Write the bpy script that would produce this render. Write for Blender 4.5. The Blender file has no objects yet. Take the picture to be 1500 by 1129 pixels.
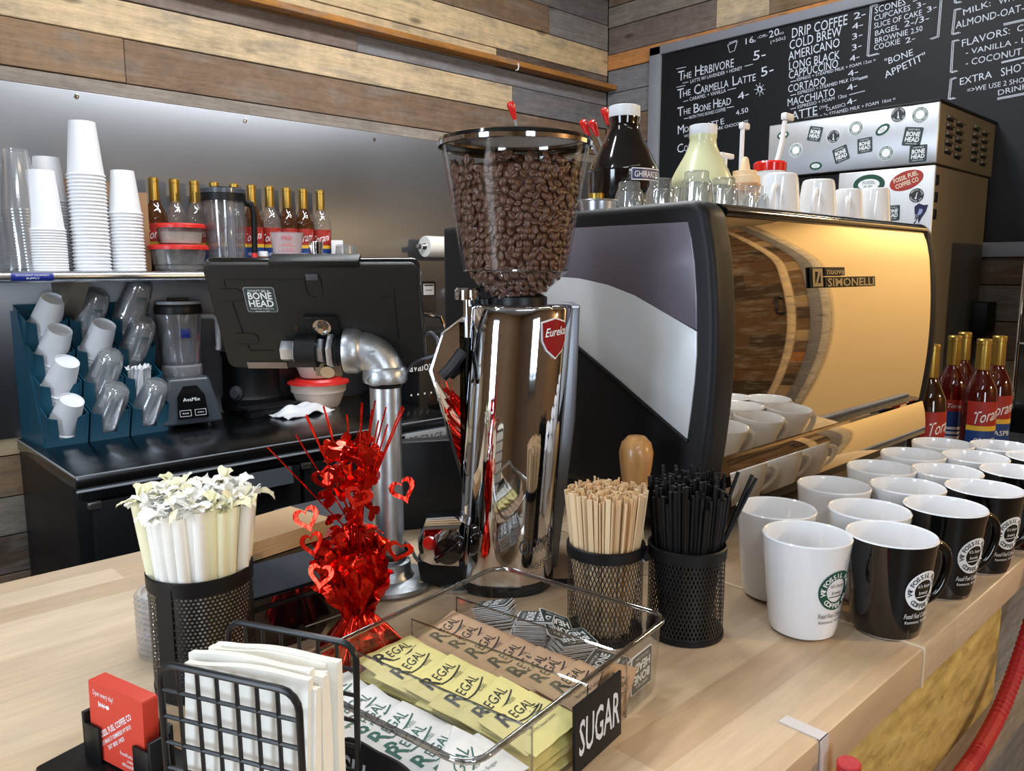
import bpy, bmesh, math, random
from mathutils import Matrix, Vector
random.seed(7)
S = bpy.context.scene
COL = S.collection
PI = math.pi

# ---------------------------------------------------------------- camera
CAM_H, PITCH, YAW = 0.38, math.radians(8.3845), math.radians(46.618)
def _axes():
    fw = Vector((math.cos(YAW), math.sin(YAW), 0)); rt = Vector((math.sin(YAW), -math.cos(YAW), 0)); up = Vector((0, 0, 1))
    return rt, fw*math.sin(PITCH)+up*math.cos(PITCH), fw*math.cos(PITCH)-up*math.sin(PITCH)
CR, CU, CF = _axes()
CC = Vector((0, 0, CAM_H))
cam = bpy.data.cameras.new('camera'); cam.sensor_fit = 'HORIZONTAL'; cam.sensor_width = 36; cam.lens = 36*1150/1500
cam.clip_start = .02; cam.clip_end = 60
co = bpy.data.objects.new('camera', cam); COL.objects.link(co)
co.matrix_world = Matrix(((CR.x, CU.x, -CF.x, CC.x), (CR.y, CU.y, -CF.y, CC.y), (CR.z, CU.z, -CF.z, CC.z), (0, 0, 0, 1)))
S.camera = co
# measuring helpers: where a sight line of the photograph meets a real plane of the room
def _ray(x, y): return CF + CR*((x-750)/1150) + CU*((564.5-y)/1150)
def PZ(x, y, z=0.0):
    d = _ray(x, y); return CC + d*((z-CC.z)/d.z)
def PX(x, y, X):
    d = _ray(x, y); return CC + d*((X-CC.x)/d.x)
def PY(x, y, Y):
    d = _ray(x, y); return CC + d*((Y-CC.y)/d.y)
def PD(x, y, dep): return CC + _ray(x, y)*dep

# ---------------------------------------------------------------- exposure, world, lights
S.view_settings.view_transform = 'Standard'
S.view_settings.look = 'None'
S.view_settings.exposure = 0.0
S.view_settings.gamma = 1.0
S.view_settings.use_curve_mapping = False
wd = bpy.data.worlds.new('world'); S.world = wd; wd.use_nodes = True
wb = wd.node_tree.nodes['Background']; wb.inputs[0].default_value = (.62, .78, 1, 1); wb.inputs[1].default_value = 0.6
S.cycles.transparent_max_bounces = 40
CEIL = 1.95
def area(name, loc, rot, sx, sy, power, col):
    l = bpy.data.lights.new(name, 'AREA'); l.shape = 'RECTANGLE'; l.size = sx; l.size_y = sy; l.energy = power; l.color = col
    o = bpy.data.objects.new(name, l); COL.objects.link(o); o.location = loc; o.rotation_euler = rot
    return o
# (x, y, length, width, power, colour): tubes and panels hung under the ceiling
CEILING_LAMPS = [
    (0.78, 1.35, 1.2, .10, 26, (.93, .97, 1.0)),
    (1.75, 1.50, 1.2, .10, 20, (.93, .97, 1.0)),
    (-0.95, 0.95, 1.2, .10, 16, (.90, .95, 1.0)),
    (-0.9, -1.2, 1.2, .30, 17, (.88, .94, 1.0)),
    (0.9, -0.75, 1.2, .10, 2.5, (1.0, .84, .58)),
    (4.25, -.25, .60, .30, 62, (1.0, .80, .50)),
    (2.0, 1.2, .8, .10, 8, (.95, .97, 1.0)),
]
LAMP_Z = CEIL-.075
area('daylight', (-2.72, .60, .55), (0, -PI/2, 0), 1.5, .8, 62, (.72, .85, 1.0))
area('daylight', (-.75, -2.72, .55), (PI/2, 0, 0), .8, 1.5, 48, (.80, .90, 1.0))

# ---------------------------------------------------------------- helpers
def lin(v): return v/12.92 if v <= .04045 else ((v+.055)/1.055)**2.4
def C(r, g, b): return (lin(r/255), lin(g/255), lin(b/255), 1)
MATS = {}
class NT:
    def __init__(s, name):
        s.m = bpy.data.materials.new(name); s.m.use_nodes = True; s.t = s.m.node_tree; s.n = s.t.nodes
        s.b = s.n['Principled BSDF']; s.out = s.n['Material Output']
    def new(s, ty, **kw):
        n = s.n.new(ty)
        for k, v in kw.items():
            if k[0] == 'i' and k[1:].isdigit(): n.inputs[int(k[1:])].default_value = v
            else: setattr(n, k, v)
        return n
    def link(s, a, b): s.t.links.new(a, b)
    def math(s, op, a, b=None, c=None):
        n = s.n.new('ShaderNodeMath'); n.operation = op
        for i, v in enumerate((a, b, c)):
            if v is None: continue
            if isinstance(v, (int, float)): n.inputs[i].default_value = v
            else: s.link(v, n.inputs[i])
        return n.outputs[0]
    def mix(s, f, a, b, blend='MIX'):
        n = s.n.new('ShaderNodeMix'); n.data_type = 'RGBA'; n.blend_type = blend
        for sock, v in ((n.inputs[0], f), (n.inputs[6], a), (n.inputs[7], b)):
            if isinstance(v, (int, float)): sock.default_value = v
            elif isinstance(v, tuple): sock.default_value = v
            else: s.link(v, sock)
        return n.outputs[2]
    def ramp(s, f, stops):
        n = s.n.new('ShaderNodeValToRGB'); e = n.color_ramp.elements
        while len(e) < len(stops): e.new(.5)
        for k, (p, c) in enumerate(stops): e[k].position = p; e[k].color = c
        s.link(f, n.inputs[0]); return n.outputs[0]
    def coord(s, scale=(1, 1, 1), rot=(0, 0, 0), src='Object'):
        t = s.n.new('ShaderNodeTexCoord'); m = s.n.new('ShaderNodeMapping')
        m.inputs['Scale'].default_value = scale; m.inputs['Rotation'].default_value = rot
        s.link(t.outputs[src], m.inputs[0]); return m.outputs[0]
    def noise(s, vec, scale, detail=4, rough=.55):
        n = s.new('ShaderNodeTexNoise'); n.inputs['Scale'].default_value = scale; n.inputs['Detail'].default_value = detail; n.inputs['Roughness'].default_value = rough
        s.link(vec, n.inputs[0]); return n.outputs[0]
    def bump(s, h, strength=.2, dist=.002):
        n = s.new('ShaderNodeBump'); n.inputs['Strength'].default_value = strength; n.inputs['Distance'].default_value = dist
        s.link(h, n.inputs['Height']); s.link(n.outputs[0], s.b.inputs['Normal'])

def pbr(name, col, rough=.5, metal=0., var=.06, scale=30., bump=0., stretch=(1, 1, 1), spec=.5, coat=0., trans=0., sub=0., ior=None):
    if name in MATS: return MATS[name]
    k = NT(name); b = k.b
    v = k.coord(stretch); n = k.noise(v, scale)
    f = k.math('MULTIPLY_ADD', n, 2*var, 1-var)
    mul = k.new('ShaderNodeCombineColor'); [k.link(f, mul.inputs[i]) for i in range(3)]
    k.link(k.mix(1., col, mul.outputs[0], 'MULTIPLY'), b.inputs['Base Color'])
    b.inputs['Roughness'].default_value = rough; b.inputs['Metallic'].default_value = metal
    b.inputs['Specular IOR Level'].default_value = spec; b.inputs['Coat Weight'].default_value = coat; b.inputs['Coat Roughness'].default_value = .05
    b.inputs['Transmission Weight'].default_value = trans
    if ior: b.inputs['IOR'].default_value = ior
    if bump: k.bump(n, bump)
    MATS[name] = k.m; return k.m

def clear(name, tint=(1, 1, 1, 1), edge=.85, base=.05, rough=.03, body=0., bodycol=(1, 1, 1, 1)):
    """thin clear plastic or glass: see-through with a rim reflection that grows at grazing angles"""
    if name in MATS: return MATS[name]
    k = NT(name); k.n.remove(k.b)
    tr = k.new('ShaderNodeBsdfTransparent'); tr.inputs[0].default_value = tint
    gl = k.new('ShaderNodeBsdfGlossy'); gl.inputs['Roughness'].default_value = rough
    lw = k.new('ShaderNodeLayerWeight'); lw.inputs[0].default_value = .3
    f = k.math('MULTIPLY_ADD', k.math('POWER', lw.outputs['Facing'], 2.2), edge-base, base)
    a = tr.outputs[0]
    if body:
        df = k.new('ShaderNodeBsdfDiffuse'); df.inputs[0].default_value = bodycol
        m0 = k.new('ShaderNodeMixShader'); m0.inputs[0].default_value = body
        k.link(a, m0.inputs[1]); k.link(df.outputs[0], m0.inputs[2]); a = m0.outputs[0]
    m = k.new('ShaderNodeMixShader'); k.link(f, m.inputs[0]); k.link(a, m.inputs[1]); k.link(gl.outputs[0], m.inputs[2])
    k.link(m.outputs[0], k.out.inputs[0]); MATS[name] = k.m; return k.m

class MB:
    """collects faces of one mesh"""
    def __init__(s): s.v, s.f, s.mi, s.c = [], [], [], []
    def add(s, vs, fs, M=None, mi=0, col=None):
        o = len(s.v)
        s.v += [tuple(M @ Vector(p)) if M is not None else tuple(p) for p in vs]
        flip = M is not None and M.determinant() < 0
        for f in fs:
            f = [i+o for i in f]
            s.f.append(f[::-1] if flip else f); s.mi.append(mi); s.c.append(col)
        return s
    def bm(s, b, M=None, mi=0, col=None):
        b.verts.index_update()
        s.add([v.co[:] for v in b.verts], [[v.index for v in f.verts] for f in b.faces], M, mi, col); b.free(); return s
    def box(s, x0, x1, y0, y1, z0, z1, bev=0., M=None, mi=0, col=None, seg=2):
        if not bev:
            vs = [(x, y, z) for z in (z0, z1) for y in (y0, y1) for x in (x0, x1)]
            return s.add(vs, [(0, 2, 3, 1), (4, 5, 7, 6), (0, 1, 5, 4), (2, 6, 7, 3), (0, 4, 6, 2), (1, 3, 7, 5)], M, mi, col)
        b = bmesh.new(); bmesh.ops.create_cube(b, size=1)
        for v in b.verts: v.co = (x0+(v.co.x+.5)*(x1-x0), y0+(v.co.y+.5)*(y1-y0), z0+(v.co.z+.5)*(z1-z0))
        bmesh.ops.bevel(b, geom=list(b.edges), offset=bev, segments=seg, affect='EDGES', profile=.5)
        return s.bm(b, M, mi, col)
    def lathe(s, prof, n=32, M=None, mi=0, col=None):
        vs, fs, rings = [], [], []
        for r, z in prof:
            if r < 1e-6: rings.append([len(vs)]); vs.append((0, 0, z))
            else:
                rings.append(list(range(len(vs), len(vs)+n)))
                vs += [(r*math.cos(2*PI*k/n), r*math.sin(2*PI*k/n), z) for k in range(n)]
        for a, b in zip(rings, rings[1:]):
            for k in range(n):
                j = (k+1) % n
                if len(a) == 1 and len(b) == 1: continue
                if len(a) == 1: fs.append((a[0], b[j], b[k]))
                elif len(b) == 1: fs.append((a[k], a[j], b[0]))
                else: fs.append((a[k], a[j], b[j], b[k]))
        return s.add(vs, fs, M, mi, col)
    def tube(s, path, r, n=8, closed=False, M=None, mi=0, col=None, caps=True):
        P = [Vector(p) for p in path]; N = len(P); vs, fs = [], []
        rr = r if isinstance(r, (list, tuple)) else [r]*N
        prev = None
        for i in range(N):
            a = P[(i-1) % N] if (closed or i > 0) else P[i]; b = P[(i+1) % N] if (closed or i < N-1) else P[i]
            t = (b-a).normalized() if (b-a).length > 1e-9 else Vector((0, 0, 1))
            if prev is None:
                up = Vector((0, 0, 1)) if abs(t.z) < .9 else Vector((1, 0, 0))
                u = t.cross(up).normalized()
            else:
                u = prev-t*prev.dot(t); u = u.normalized() if u.length > 1e-6 else t.orthogonal().normalized()
            prev = u; w = t.cross(u)
            vs += [tuple(P[i]+(u*math.cos(2*PI*k/n)+w*math.sin(2*PI*k/n))*rr[i]) for k in range(n)]
        for i in range(N if closed else N-1):
            a, b = i*n, ((i+1) % N)*n
            fs += [(a+k, a+(k+1) % n, b+(k+1) % n, b+k) for k in range(n)]
        if caps and not closed: fs += [tuple(range(n))[::-1], tuple((N-1)*n+k for k in range(n))]
        return s.add(vs, fs, M, mi, col)
    def prism(s, poly, h0, h1, bev=0., M=None, mi=0, col=None, seg=2):
        """polygon in x,y extruded along z"""
        n = len(poly)
        a = sum(poly[i][0]*poly[(i+1) % n][1]-poly[(i+1) % n][0]*poly[i][1] for i in range(n))
        if a < 0: poly = poly[::-1]
        vs = [(x, y, h0) for x, y in poly]+[(x, y, h1) for x, y in poly]
        fs = [tuple(range(n))[::-1], tuple(range(n, 2*n))]+[(i, (i+1) % n, n+(i+1) % n, n+i) for i in range(n)]
        if not bev: return s.add(vs, fs, M, mi, col)
        b = bmesh.new(); bv = [b.verts.new(v) for v in vs]
        for f in fs: b.faces.new([bv[i] for i in f])
        b.normal_update()
        ed = [e for e in b.edges if len(e.link_faces) == 2 and abs(e.verts[0].co.z-e.verts[1].co.z) < 1e-7]
        bmesh.ops.bevel(b, geom=ed, offset=bev, segments=seg, affect='EDGES', profile=.5)
        return s.bm(b, M, mi, col)
    def ball(s, c, r, M=None, mi=0, n=12, m=8, sc=(1, 1, 1), col=None):
        prof = [(r*math.sin(PI*i/m), -r*math.cos(PI*i/m)) for i in range(m+1)]
        T = Matrix.Translation(c) @ Matrix.Diagonal((*sc, 1))
        return s.lathe(prof, n, (M @ T) if M is not None else T, mi, col)
    def grid(s, fn, nu, nv, M=None, mi=0, col=None, wrap=False):
        vs = [fn(i/nu, j/nv) for j in range(nv+1) for i in range(nu+(0 if wrap else 1))]
        w = nu if wrap else nu+1
        fs = [(j*w+i, j*w+(i+1) % w, (j+1)*w+(i+1) % w, (j+1)*w+i) for j in range(nv) for i in range(nu)]
        return s.add(vs, fs, M, mi, col)
    def text(s, txt, size, M=None, mi=0, align='CENTER', width=None, ext=0., fn=None, bold=0., shear=0., sp=1., col=None):
        vs, fs = text_geo(txt, align, ext/size if size else 0, bold, shear, sp)
        kx = size
        if width and vs:
            w = max(v[0] for v in vs)-min(v[0] for v in vs); kx = width/w
        vs = [(x*kx, y*size, z*size) for x, y, z in vs]
        if fn: vs = [fn(*v) for v in vs]
        return s.add(vs, fs, M, mi, col)
    def mesh(s, name, mats, sharp=32):
        me = bpy.data.meshes.new(name); me.from_pydata(s.v, [], s.f)
        for m in mats: me.materials.append(m)
        me.polygons.foreach_set('material_index', s.mi)
        me.polygons.foreach_set('use_smooth', [True]*len(s.f))
        if any(c is not None for c in s.c):
            at = me.color_attributes.new('tint', 'FLOAT_COLOR', 'CORNER'); buf = []
            for p, c in zip(me.polygons, s.c): buf += list(c or (1, 1, 1, 1))*p.loop_total
            at.data.foreach_set('color', buf)
        me.update(); me.validate()
        me.set_sharp_from_angle(angle=math.radians(sharp))
        return me

_TX = {}
def text_geo(txt, align, ext, bold, shear, sp):
    key = (txt, align, round(ext, 5), bold, shear, sp)
    if key in _TX: return _TX[key]
    cu = bpy.data.curves.new('t', 'FONT'); cu.body = txt; cu.align_x = align; cu.size = 1.0; cu.extrude = ext; cu.offset = bold; cu.shear = shear; cu.space_character = sp
    cu.resolution_u = 2
    o = bpy.data.objects.new('t', cu); COL.objects.link(o)
    dg = bpy.context.evaluated_depsgraph_get(); dg.update()
    me = o.evaluated_get(dg).to_mesh()
    r = ([tuple(v.co) for v in me.vertices], [tuple(p.vertices) for p in me.polygons])
    o.evaluated_get(dg).to_mesh_clear(); bpy.data.objects.remove(o); bpy.data.curves.remove(cu)
    _TX[key] = r; return r

def T(x=0, y=0, z=0): return Matrix.Translation((x, y, z))
def RZ(a): return Matrix.Rotation(a, 4, 'Z')
def RX(a): return Matrix.Rotation(a, 4, 'X')
def RY(a): return Matrix.Rotation(a, 4, 'Y')
def frame(o, x, y, z=None):
    """matrix whose local x,y axes run along the given directions"""
    x = Vector(x).normalized(); y = Vector(y); z = x.cross(y).normalized(); y = z.cross(x)
    return Matrix(((x.x, y.x, z.x, o[0]), (x.y, y.y, z.y, o[1]), (x.z, y.z, z.z, o[2]), (0, 0, 0, 1)))

def tag(o, label, cat, group=None):
    o['label'] = label; o['category'] = cat
    if group: o['group'] = group
    return o
def thing(name, label, cat, loc=(0, 0, 0), rz=0., group=None):
    o = bpy.data.objects.new(name, None); COL.objects.link(o); o.location = loc; o.rotation_euler = (0, 0, rz); o.empty_display_size = .02
    return tag(o, label, cat, group)
def part(name, mb, mat, parent=None, label=None, sharp=32, loc=None):
    mats = mat if isinstance(mat, (list, tuple)) else [mat]
    o = bpy.data.objects.new(name, mb.mesh(name, mats, sharp) if isinstance(mb, MB) else mb); COL.objects.link(o); o.parent = parent
    if label: o['label'] = label
    if loc is not None: o.location = loc
    return o
def single(name, mb, mat, label, cat, loc=(0, 0, 0), rot=(0, 0, 0), group=None, sharp=32):
    o = part(name, mb, mat, None, None, sharp); o.location = loc; o.rotation_euler = rot
    return tag(o, label, cat, group)
def structure(name, mb, mat):
    o = part(name, mb, mat); o['kind'] = 'structure'; return o
def dup(root, loc, rot=None, label=None, group=None):
    def cp(o, par):
        c = o.copy(); COL.objects.link(c); c.parent = par
        for ch in list(o.children): cp(ch, c)
        return c
    r = cp(root, None); r.location = loc
    if rot is not None: r.rotation_euler = rot
    if label: r['label'] = label
    if group: r['group'] = group
    return r
# ---------------------------------------------------------------- materials
def plank_mat(name, axis, sat=1.0):
    k = NT(name); b = k.b
    sc = (1.2, 1.2, 1.2); long = [14., 14., 14.]; long[axis] = .9
    at = k.new('ShaderNodeVertexColor', layer_name='tint')
    g1 = k.noise(k.coord(tuple(long)), 6., 6, .65)
    long2 = [60., 60., 60.]; long2[axis] = 6.
    g2 = k.noise(k.coord(tuple(long2)), 4., 5, .7)
    big = k.noise(k.coord((1.6, 1.6, 1.6)), 2.3, 3, .6)
    f = k.math('ADD', k.math('MULTIPLY', g1, .75), k.math('MULTIPLY', g2, .55))
    f = k.math('ADD', f, k.math('MULTIPLY', big, .5))
    mot = k.noise(k.coord((9, 9, 9)), 3., 5, .7)
    f = k.math('ADD', f, k.math('MULTIPLY', mot, .5))
    f = k.math('MULTIPLY_ADD', f, 1.45, -.62)
    mul = k.new('ShaderNodeCombineColor'); [k.link(f, mul.inputs[i]) for i in range(3)]
    c = k.mix(1., at.outputs[0], mul.outputs[0], 'MULTIPLY')
    # grey weathering patches that follow the grain
    wz = [7., 7., 7.]; wz[axis] = 2.
    w = k.noise(k.coord(tuple(wz)), 2.6, 4, .6)
    wf = k.ramp(w, [(.50, (0, 0, 0, 1)), (.68, (.55, .55, .55, 1))])
    c = k.mix(wf, c, k.mix(1., C(128, 122, 116), mul.outputs[0], 'MULTIPLY'))
    # knots
    vo = k.new('ShaderNodeTexVoronoi'); kz = [9., 9., 9.]; kz[axis] = 3.2
    vo.inputs['Scale'].default_value = 1.
    k.link(k.coord(tuple(kz)), vo.inputs['Vector'])
    kn = k.ramp(vo.outputs['Distance'], [(.06, (1, 1, 1, 1)), (.13, (0, 0, 0, 1))])
    c = k.mix(k.math('MULTIPLY', kn, .6), c, C(46, 34, 26))
    k.link(c, b.inputs['Base Color']); b.inputs['Roughness'].default_value = .75; b.inputs['Specular IOR Level'].default_value = .25
    k.bump(f, .35, .004)
    return k.m
PLANK_X = plank_mat('weathered_planks_along_x', 0)
PLANK_Y = plank_mat('weathered_planks_along_y', 1)

def butcher(name):
    k = NT(name); b = k.b
    br = k.new('ShaderNodeTexBrick'); br.offset = .37; br.offset_frequency = 2; br.squash = 1.
    br.inputs['Scale'].default_value = 1.; br.inputs['Mortar Size'].default_value = .0; br.inputs['Brick Width'].default_value = .46; br.inputs['Row Height'].default_value = .046
    br.inputs['Color1'].default_value = C(214, 192, 163); br.inputs['Color2'].default_value = C(186, 158, 126); br.inputs['Mortar'].default_value = C(180, 150, 116); br.inputs['Bias'].default_value = -.1
    k.link(k.coord(), br.inputs['Vector'])
    g = k.noise(k.coord((3.2, 34, 34)), 4., 5, .7)
    g3 = k.noise(k.coord((1.5, 9, 9)), 3., 3, .6)
    f = k.math('MULTIPLY_ADD', k.math('ADD', g, g3), .46, .55)
    mul = k.new('ShaderNodeCombineColor'); [k.link(f, mul.inputs[i]) for i in range(3)]
    c = k.mix(1., br.outputs['Color'], mul.outputs[0], 'MULTIPLY')
    k.link(c, b.inputs['Base Color']); b.inputs['Roughness'].default_value = .34; b.inputs['Specular IOR Level'].default_value = .45
    k.bump(g, .06, .001)
    return k.m
BUTCHER = butcher('maple_butcher_block')
PINE = pbr('pine_edge', C(206, 168, 112), .55, var=.12, scale=5, stretch=(1.5, 30, 30))
OSB = None
def osb():
    k = NT('osb_board'); b = k.b
    vo = k.new('ShaderNodeTexVoronoi'); vo.inputs['Scale'].default_value = 1.; k.link(k.coord((40, 40, 95), (0, .3, 0)), vo.inputs['Vector'])
    n = k.noise(k.coord((8, 8, 24)), 3, 5)
    f = k.math('MULTIPLY_ADD', vo.outputs['Color'], .28, .70)
    c = k.ramp(n, [(.3, C(166, 138, 74)), (.5, C(202, 172, 100)), (.75, C(218, 192, 124))])
    mul = k.new('ShaderNodeCombineColor'); [k.link(f, mul.inputs[i]) for i in range(3)]
    k.link(k.mix(1., c, mul.outputs[0], 'MULTIPLY'), b.inputs['Base Color']); b.inputs['Roughness'].default_value = .7
    k.bump(n, .3, .002); return k.m
OSB = osb()

def brushed(name, col, rough, axis=2, aniso=.0, amt=.10):
    k = NT(name); b = k.b
    sc = [220., 220., 220.]; sc[axis] = 1.5
    n = k.noise(k.coord(tuple(sc)), 3., 3, .6); n2 = k.noise(k.coord((1.3, 1.3, 1.3)), 2., 3)
    f = k.math('MULTIPLY_ADD', n, .2, .9)
    mul = k.new('ShaderNodeCombineColor'); [k.link(f, mul.inputs[i]) for i in range(3)]
    k.link(k.mix(1., col, mul.outputs[0], 'MULTIPLY'), b.inputs['Base Color'])
    b.inputs['Metallic'].default_value = 1.
    if aniso:
        tg = k.new('ShaderNodeTangent', direction_type='RADIAL', axis='Z'); k.link(tg.outputs[0], b.inputs['Tangent']); b.inputs['Anisotropic'].default_value = aniso
    r = k.math('ADD', k.math('MULTIPLY', n, amt), k.math('MULTIPLY_ADD', n2, .12, rough-.06)); k.link(r, b.inputs['Roughness'])
    k.bump(k.math('ADD', n2, k.math('MULTIPLY', n, .02)), .05, .01)
    return k.m
STEEL_WALL = brushed('brushed_wall_steel', C(132, 133, 137), .40, 0, .75, .04)
STEEL = brushed('brushed_steel', C(196, 198, 202), .24, 1)
STEEL_ICE = brushed('brushed_appliance_steel', C(222, 226, 232), .42, 2, .75, .03)
STEEL_TOP = brushed('worktop_steel', C(112, 116, 122), .17, 0)
STEEL_DARK = brushed('dark_side_steel', C(150, 140, 124), .55, 2, 0, .05)
CHROME = pbr('polished_chrome', C(226, 228, 232), .035, 1., var=.01)
MIRROR = pbr('mirror_steel', C(226, 218, 206), .02, 1., var=.005)
GALV = pbr('galvanised_pipe', C(192, 196, 200), .34, .96, var=.2, scale=60, bump=.15)
GALV_R = pbr('galvanised_casting', C(180, 184, 188), .40, .94, var=.22, scale=90, bump=.4)
BLK = pbr('black_plastic', C(15, 16, 18), .42, var=.1, spec=.3)
BLK_M = pbr('black_matt_coat', C(14, 15, 18), .48, var=.12, bump=.05, spec=.3)
BLK_G = pbr('black_gloss', C(10, 11, 13), .10, var=.02, coat=.6)
BLK_T = pbr('tablet_case', C(29, 29, 27), .5, var=.1, scale=300, spec=.3)
BLK_W = pbr('black_wire', C(20, 22, 26), .35, var=.1, spec=.4)
DGREY = pbr('dark_grey_plastic', C(66, 70, 76), .4)
SLATE = pbr('slate_plastic', C(60, 66, 74), .38, coat=.2)
LGREY = pbr('light_grey_plastic', C(150, 154, 160), .35)
PANEL_D = pbr('panel_mauve_grey', C(112, 105, 116), .26, .12, var=.03)
PANEL_L = pbr('panel_silver_grey', C(206, 208, 210), .26, .12, var=.03)
WHITE_P = pbr('white_paper_cup', C(232, 234, 238), .55, var=.02)
WHITE_C = pbr('white_ceramic', C(232, 233, 236), .10, var=.01, coat=.5)
BLACK_C = pbr('black_ceramic', C(10, 10, 11), .10, var=.02, coat=.6)
WHITE = pbr('white_plastic', C(226, 228, 232), .4, var=.02)
WHITE_INK = pbr('white_print', C(236, 238, 240), .6, var=.02)
CHALK = pbr('white_chalk', C(206, 212, 224), .8, var=.25, scale=400)
BLACK_INK = pbr('black_print', C(28, 30, 32), .6)
GREEN_INK = pbr('green_print', C(22, 74, 56), .5)
TEALGREY = pbr('sticker_slate_green', C(44, 60, 60), .5)
PAPER = pbr('napkin_paper', C(238, 236, 228), .9, var=.03, scale=200, bump=.2)
WRAP = pbr('straw_wrapper', C(244, 243, 236), .7, var=.04, scale=80, bump=.2)
WRAP_Y = pbr('cream_straw_wrapper', C(240, 236, 200), .7, var=.06, scale=80, bump=.2)
KRAFT = pbr('kraft_paper', C(196, 164, 124), .8, var=.06, scale=60)
KRAFT_E = pbr('paper_edges', C(176, 170, 160), .85, var=.3, scale=3, stretch=(1, 1, 400))
CARDB = pbr('cardboard', C(150, 116, 84), .85, var=.08, scale=40)
BIRCH = pbr('birch_stick', C(226, 198, 158), .7, var=.14, scale=60, stretch=(1, 1, .06))
RED_P = pbr('red_plastic', C(206, 40, 36), .35)
RED_G = pbr('glossy_red', C(214, 32, 28), .18, coat=.5)
RED_CARD = pbr('red_card', C(208, 62, 42), .55, var=.03)
RED_EDGE = pbr('pink_card_edge', C(216, 120, 116), .8, var=.1, scale=3, stretch=(1, 400, 1))
FOIL = pbr('red_foil', C(216, 40, 24), .18, .92, var=.12, scale=60, bump=.5)
GOLD = pbr('gold_foil_cap', C(186, 152, 74), .32, .85, var=.06)
TEAL = pbr('teal_plastic', C(16, 74, 96), .38, var=.05)
WOOD_H = pbr('oiled_wood_handle', C(188, 138, 82), .35, var=.75, scale=75, stretch=(1, 1, .12), coat=.3)
BEAN = pbr('roasted_bean', C(92, 62, 48), .36, var=.25, scale=120, coat=.15)
YPKT = pbr('yellow_packet', C(236, 226, 150), .6, var=.05, scale=50, bump=.25)
BPKT = pbr('tan_packet', C(196, 162, 130), .65, var=.06, scale=50, bump=.25)
WPKT = pbr('white_packet', C(232, 234, 236), .6, var=.04, scale=50, bump=.25)
BOARD = pbr('chalkboard_slate', C(17, 20, 25), .55, var=.2, scale=3, stretch=(1, 1, .5), spec=.3)
BFRAME = pbr('grey_painted_frame', C(134, 136, 144), .6, var=.08, scale=8)
ROPE = pbr('red_rope', C(176, 28, 34), .6, var=.3, scale=200, bump=.3)
CLEAR = clear('clear_acrylic', (.95, .95, .94, 1), .85, .05)
CLEAR_E = clear('acrylic_rim', (.52, .53, .54, 1), .95, .30)
GLASS = clear('cup_glass', (.93, .95, .96, 1), .98, .17, .03, .05)
HOPPER = clear('smoked_hopper', (.95, .945, .935, 1), .70, .05, .02)
CLEARCUP = clear('clear_cup', (.985, .99, .995, 1), .9, .2, .10, .10, (.92, .95, 1, 1))
FROST = clear('frosted_tub', (.88, .88, .88, 1), .6, .10, .15, .10, (.7, .7, .7, 1))
SQUEEZE = clear('squeeze_bottle', (.85, .74, .62, 1), .5, .06, .2, .55, C(218, 176, 140))

def perforated(name, col, rows, nper, rad, diamond=False, zlo=.0, zhi=1.):
    """sheet metal with round or diamond holes, laid out around the local z axis"""
    k = NT(name); b = k.b
    b.inputs['Base Color'].default_value = col; b.inputs['Roughness'].default_value = .38
    tc = k.new('ShaderNodeTexCoord'); sp = k.new('ShaderNodeSeparateXYZ'); k.link(tc.outputs['Object'], sp.inputs[0])
    ang = k.math('DIVIDE', k.math('ARCTAN2', sp.outputs[1], sp.outputs[0]), 2*PI)
    v = k.math('MULTIPLY', sp.outputs[2], rows)
    row = k.math('FLOOR', v); odd = k.math('MULTIPLY', k.math('MODULO', row, 2.), .5)
    u = k.math('ADD', k.math('MULTIPLY', ang, nper), odd)
    fu = k.math('SUBTRACT', k.math('FRACT', k.math('ADD', u, 100)), .5); fv = k.math('SUBTRACT', k.math('FRACT', v), .5)
    if diamond:
        u2 = k.math('ADD', k.math('MULTIPLY', ang, nper), 100.)
        a = k.math('ABSOLUTE', k.math('SUBTRACT', k.math('FRACT', k.math('ADD', u2, k.math('MULTIPLY', v, .5))), .5))
        c = k.math('ABSOLUTE', k.math('SUBTRACT', k.math('FRACT', k.math('ADD', k.math('SUBTRACT', u2, k.math('MULTIPLY', v, .5)), 100)), .5))
        hole = k.math('LESS_THAN', k.math('MAXIMUM', a, c), rad)
    else:
        d = k.math('SQRT', k.math('ADD', k.math('MULTIPLY', fu, fu), k.math('MULTIPLY', fv, fv)))
        hole = k.math('LESS_THAN', d, rad)
    hole = k.math('MULTIPLY', hole, k.math('MULTIPLY', k.math('GREATER_THAN', sp.outputs[2], zlo), k.math('LESS_THAN', sp.outputs[2], zhi)))
    tr = k.new('ShaderNodeBsdfTransparent'); m = k.new('ShaderNodeMixShader')
    k.link(hole, m.inputs[0]); k.link(b.outputs[0], m.inputs[1]); k.link(tr.outputs[0], m.inputs[2]); k.link(m.outputs[0], k.out.inputs[0])
    return k.m
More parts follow.
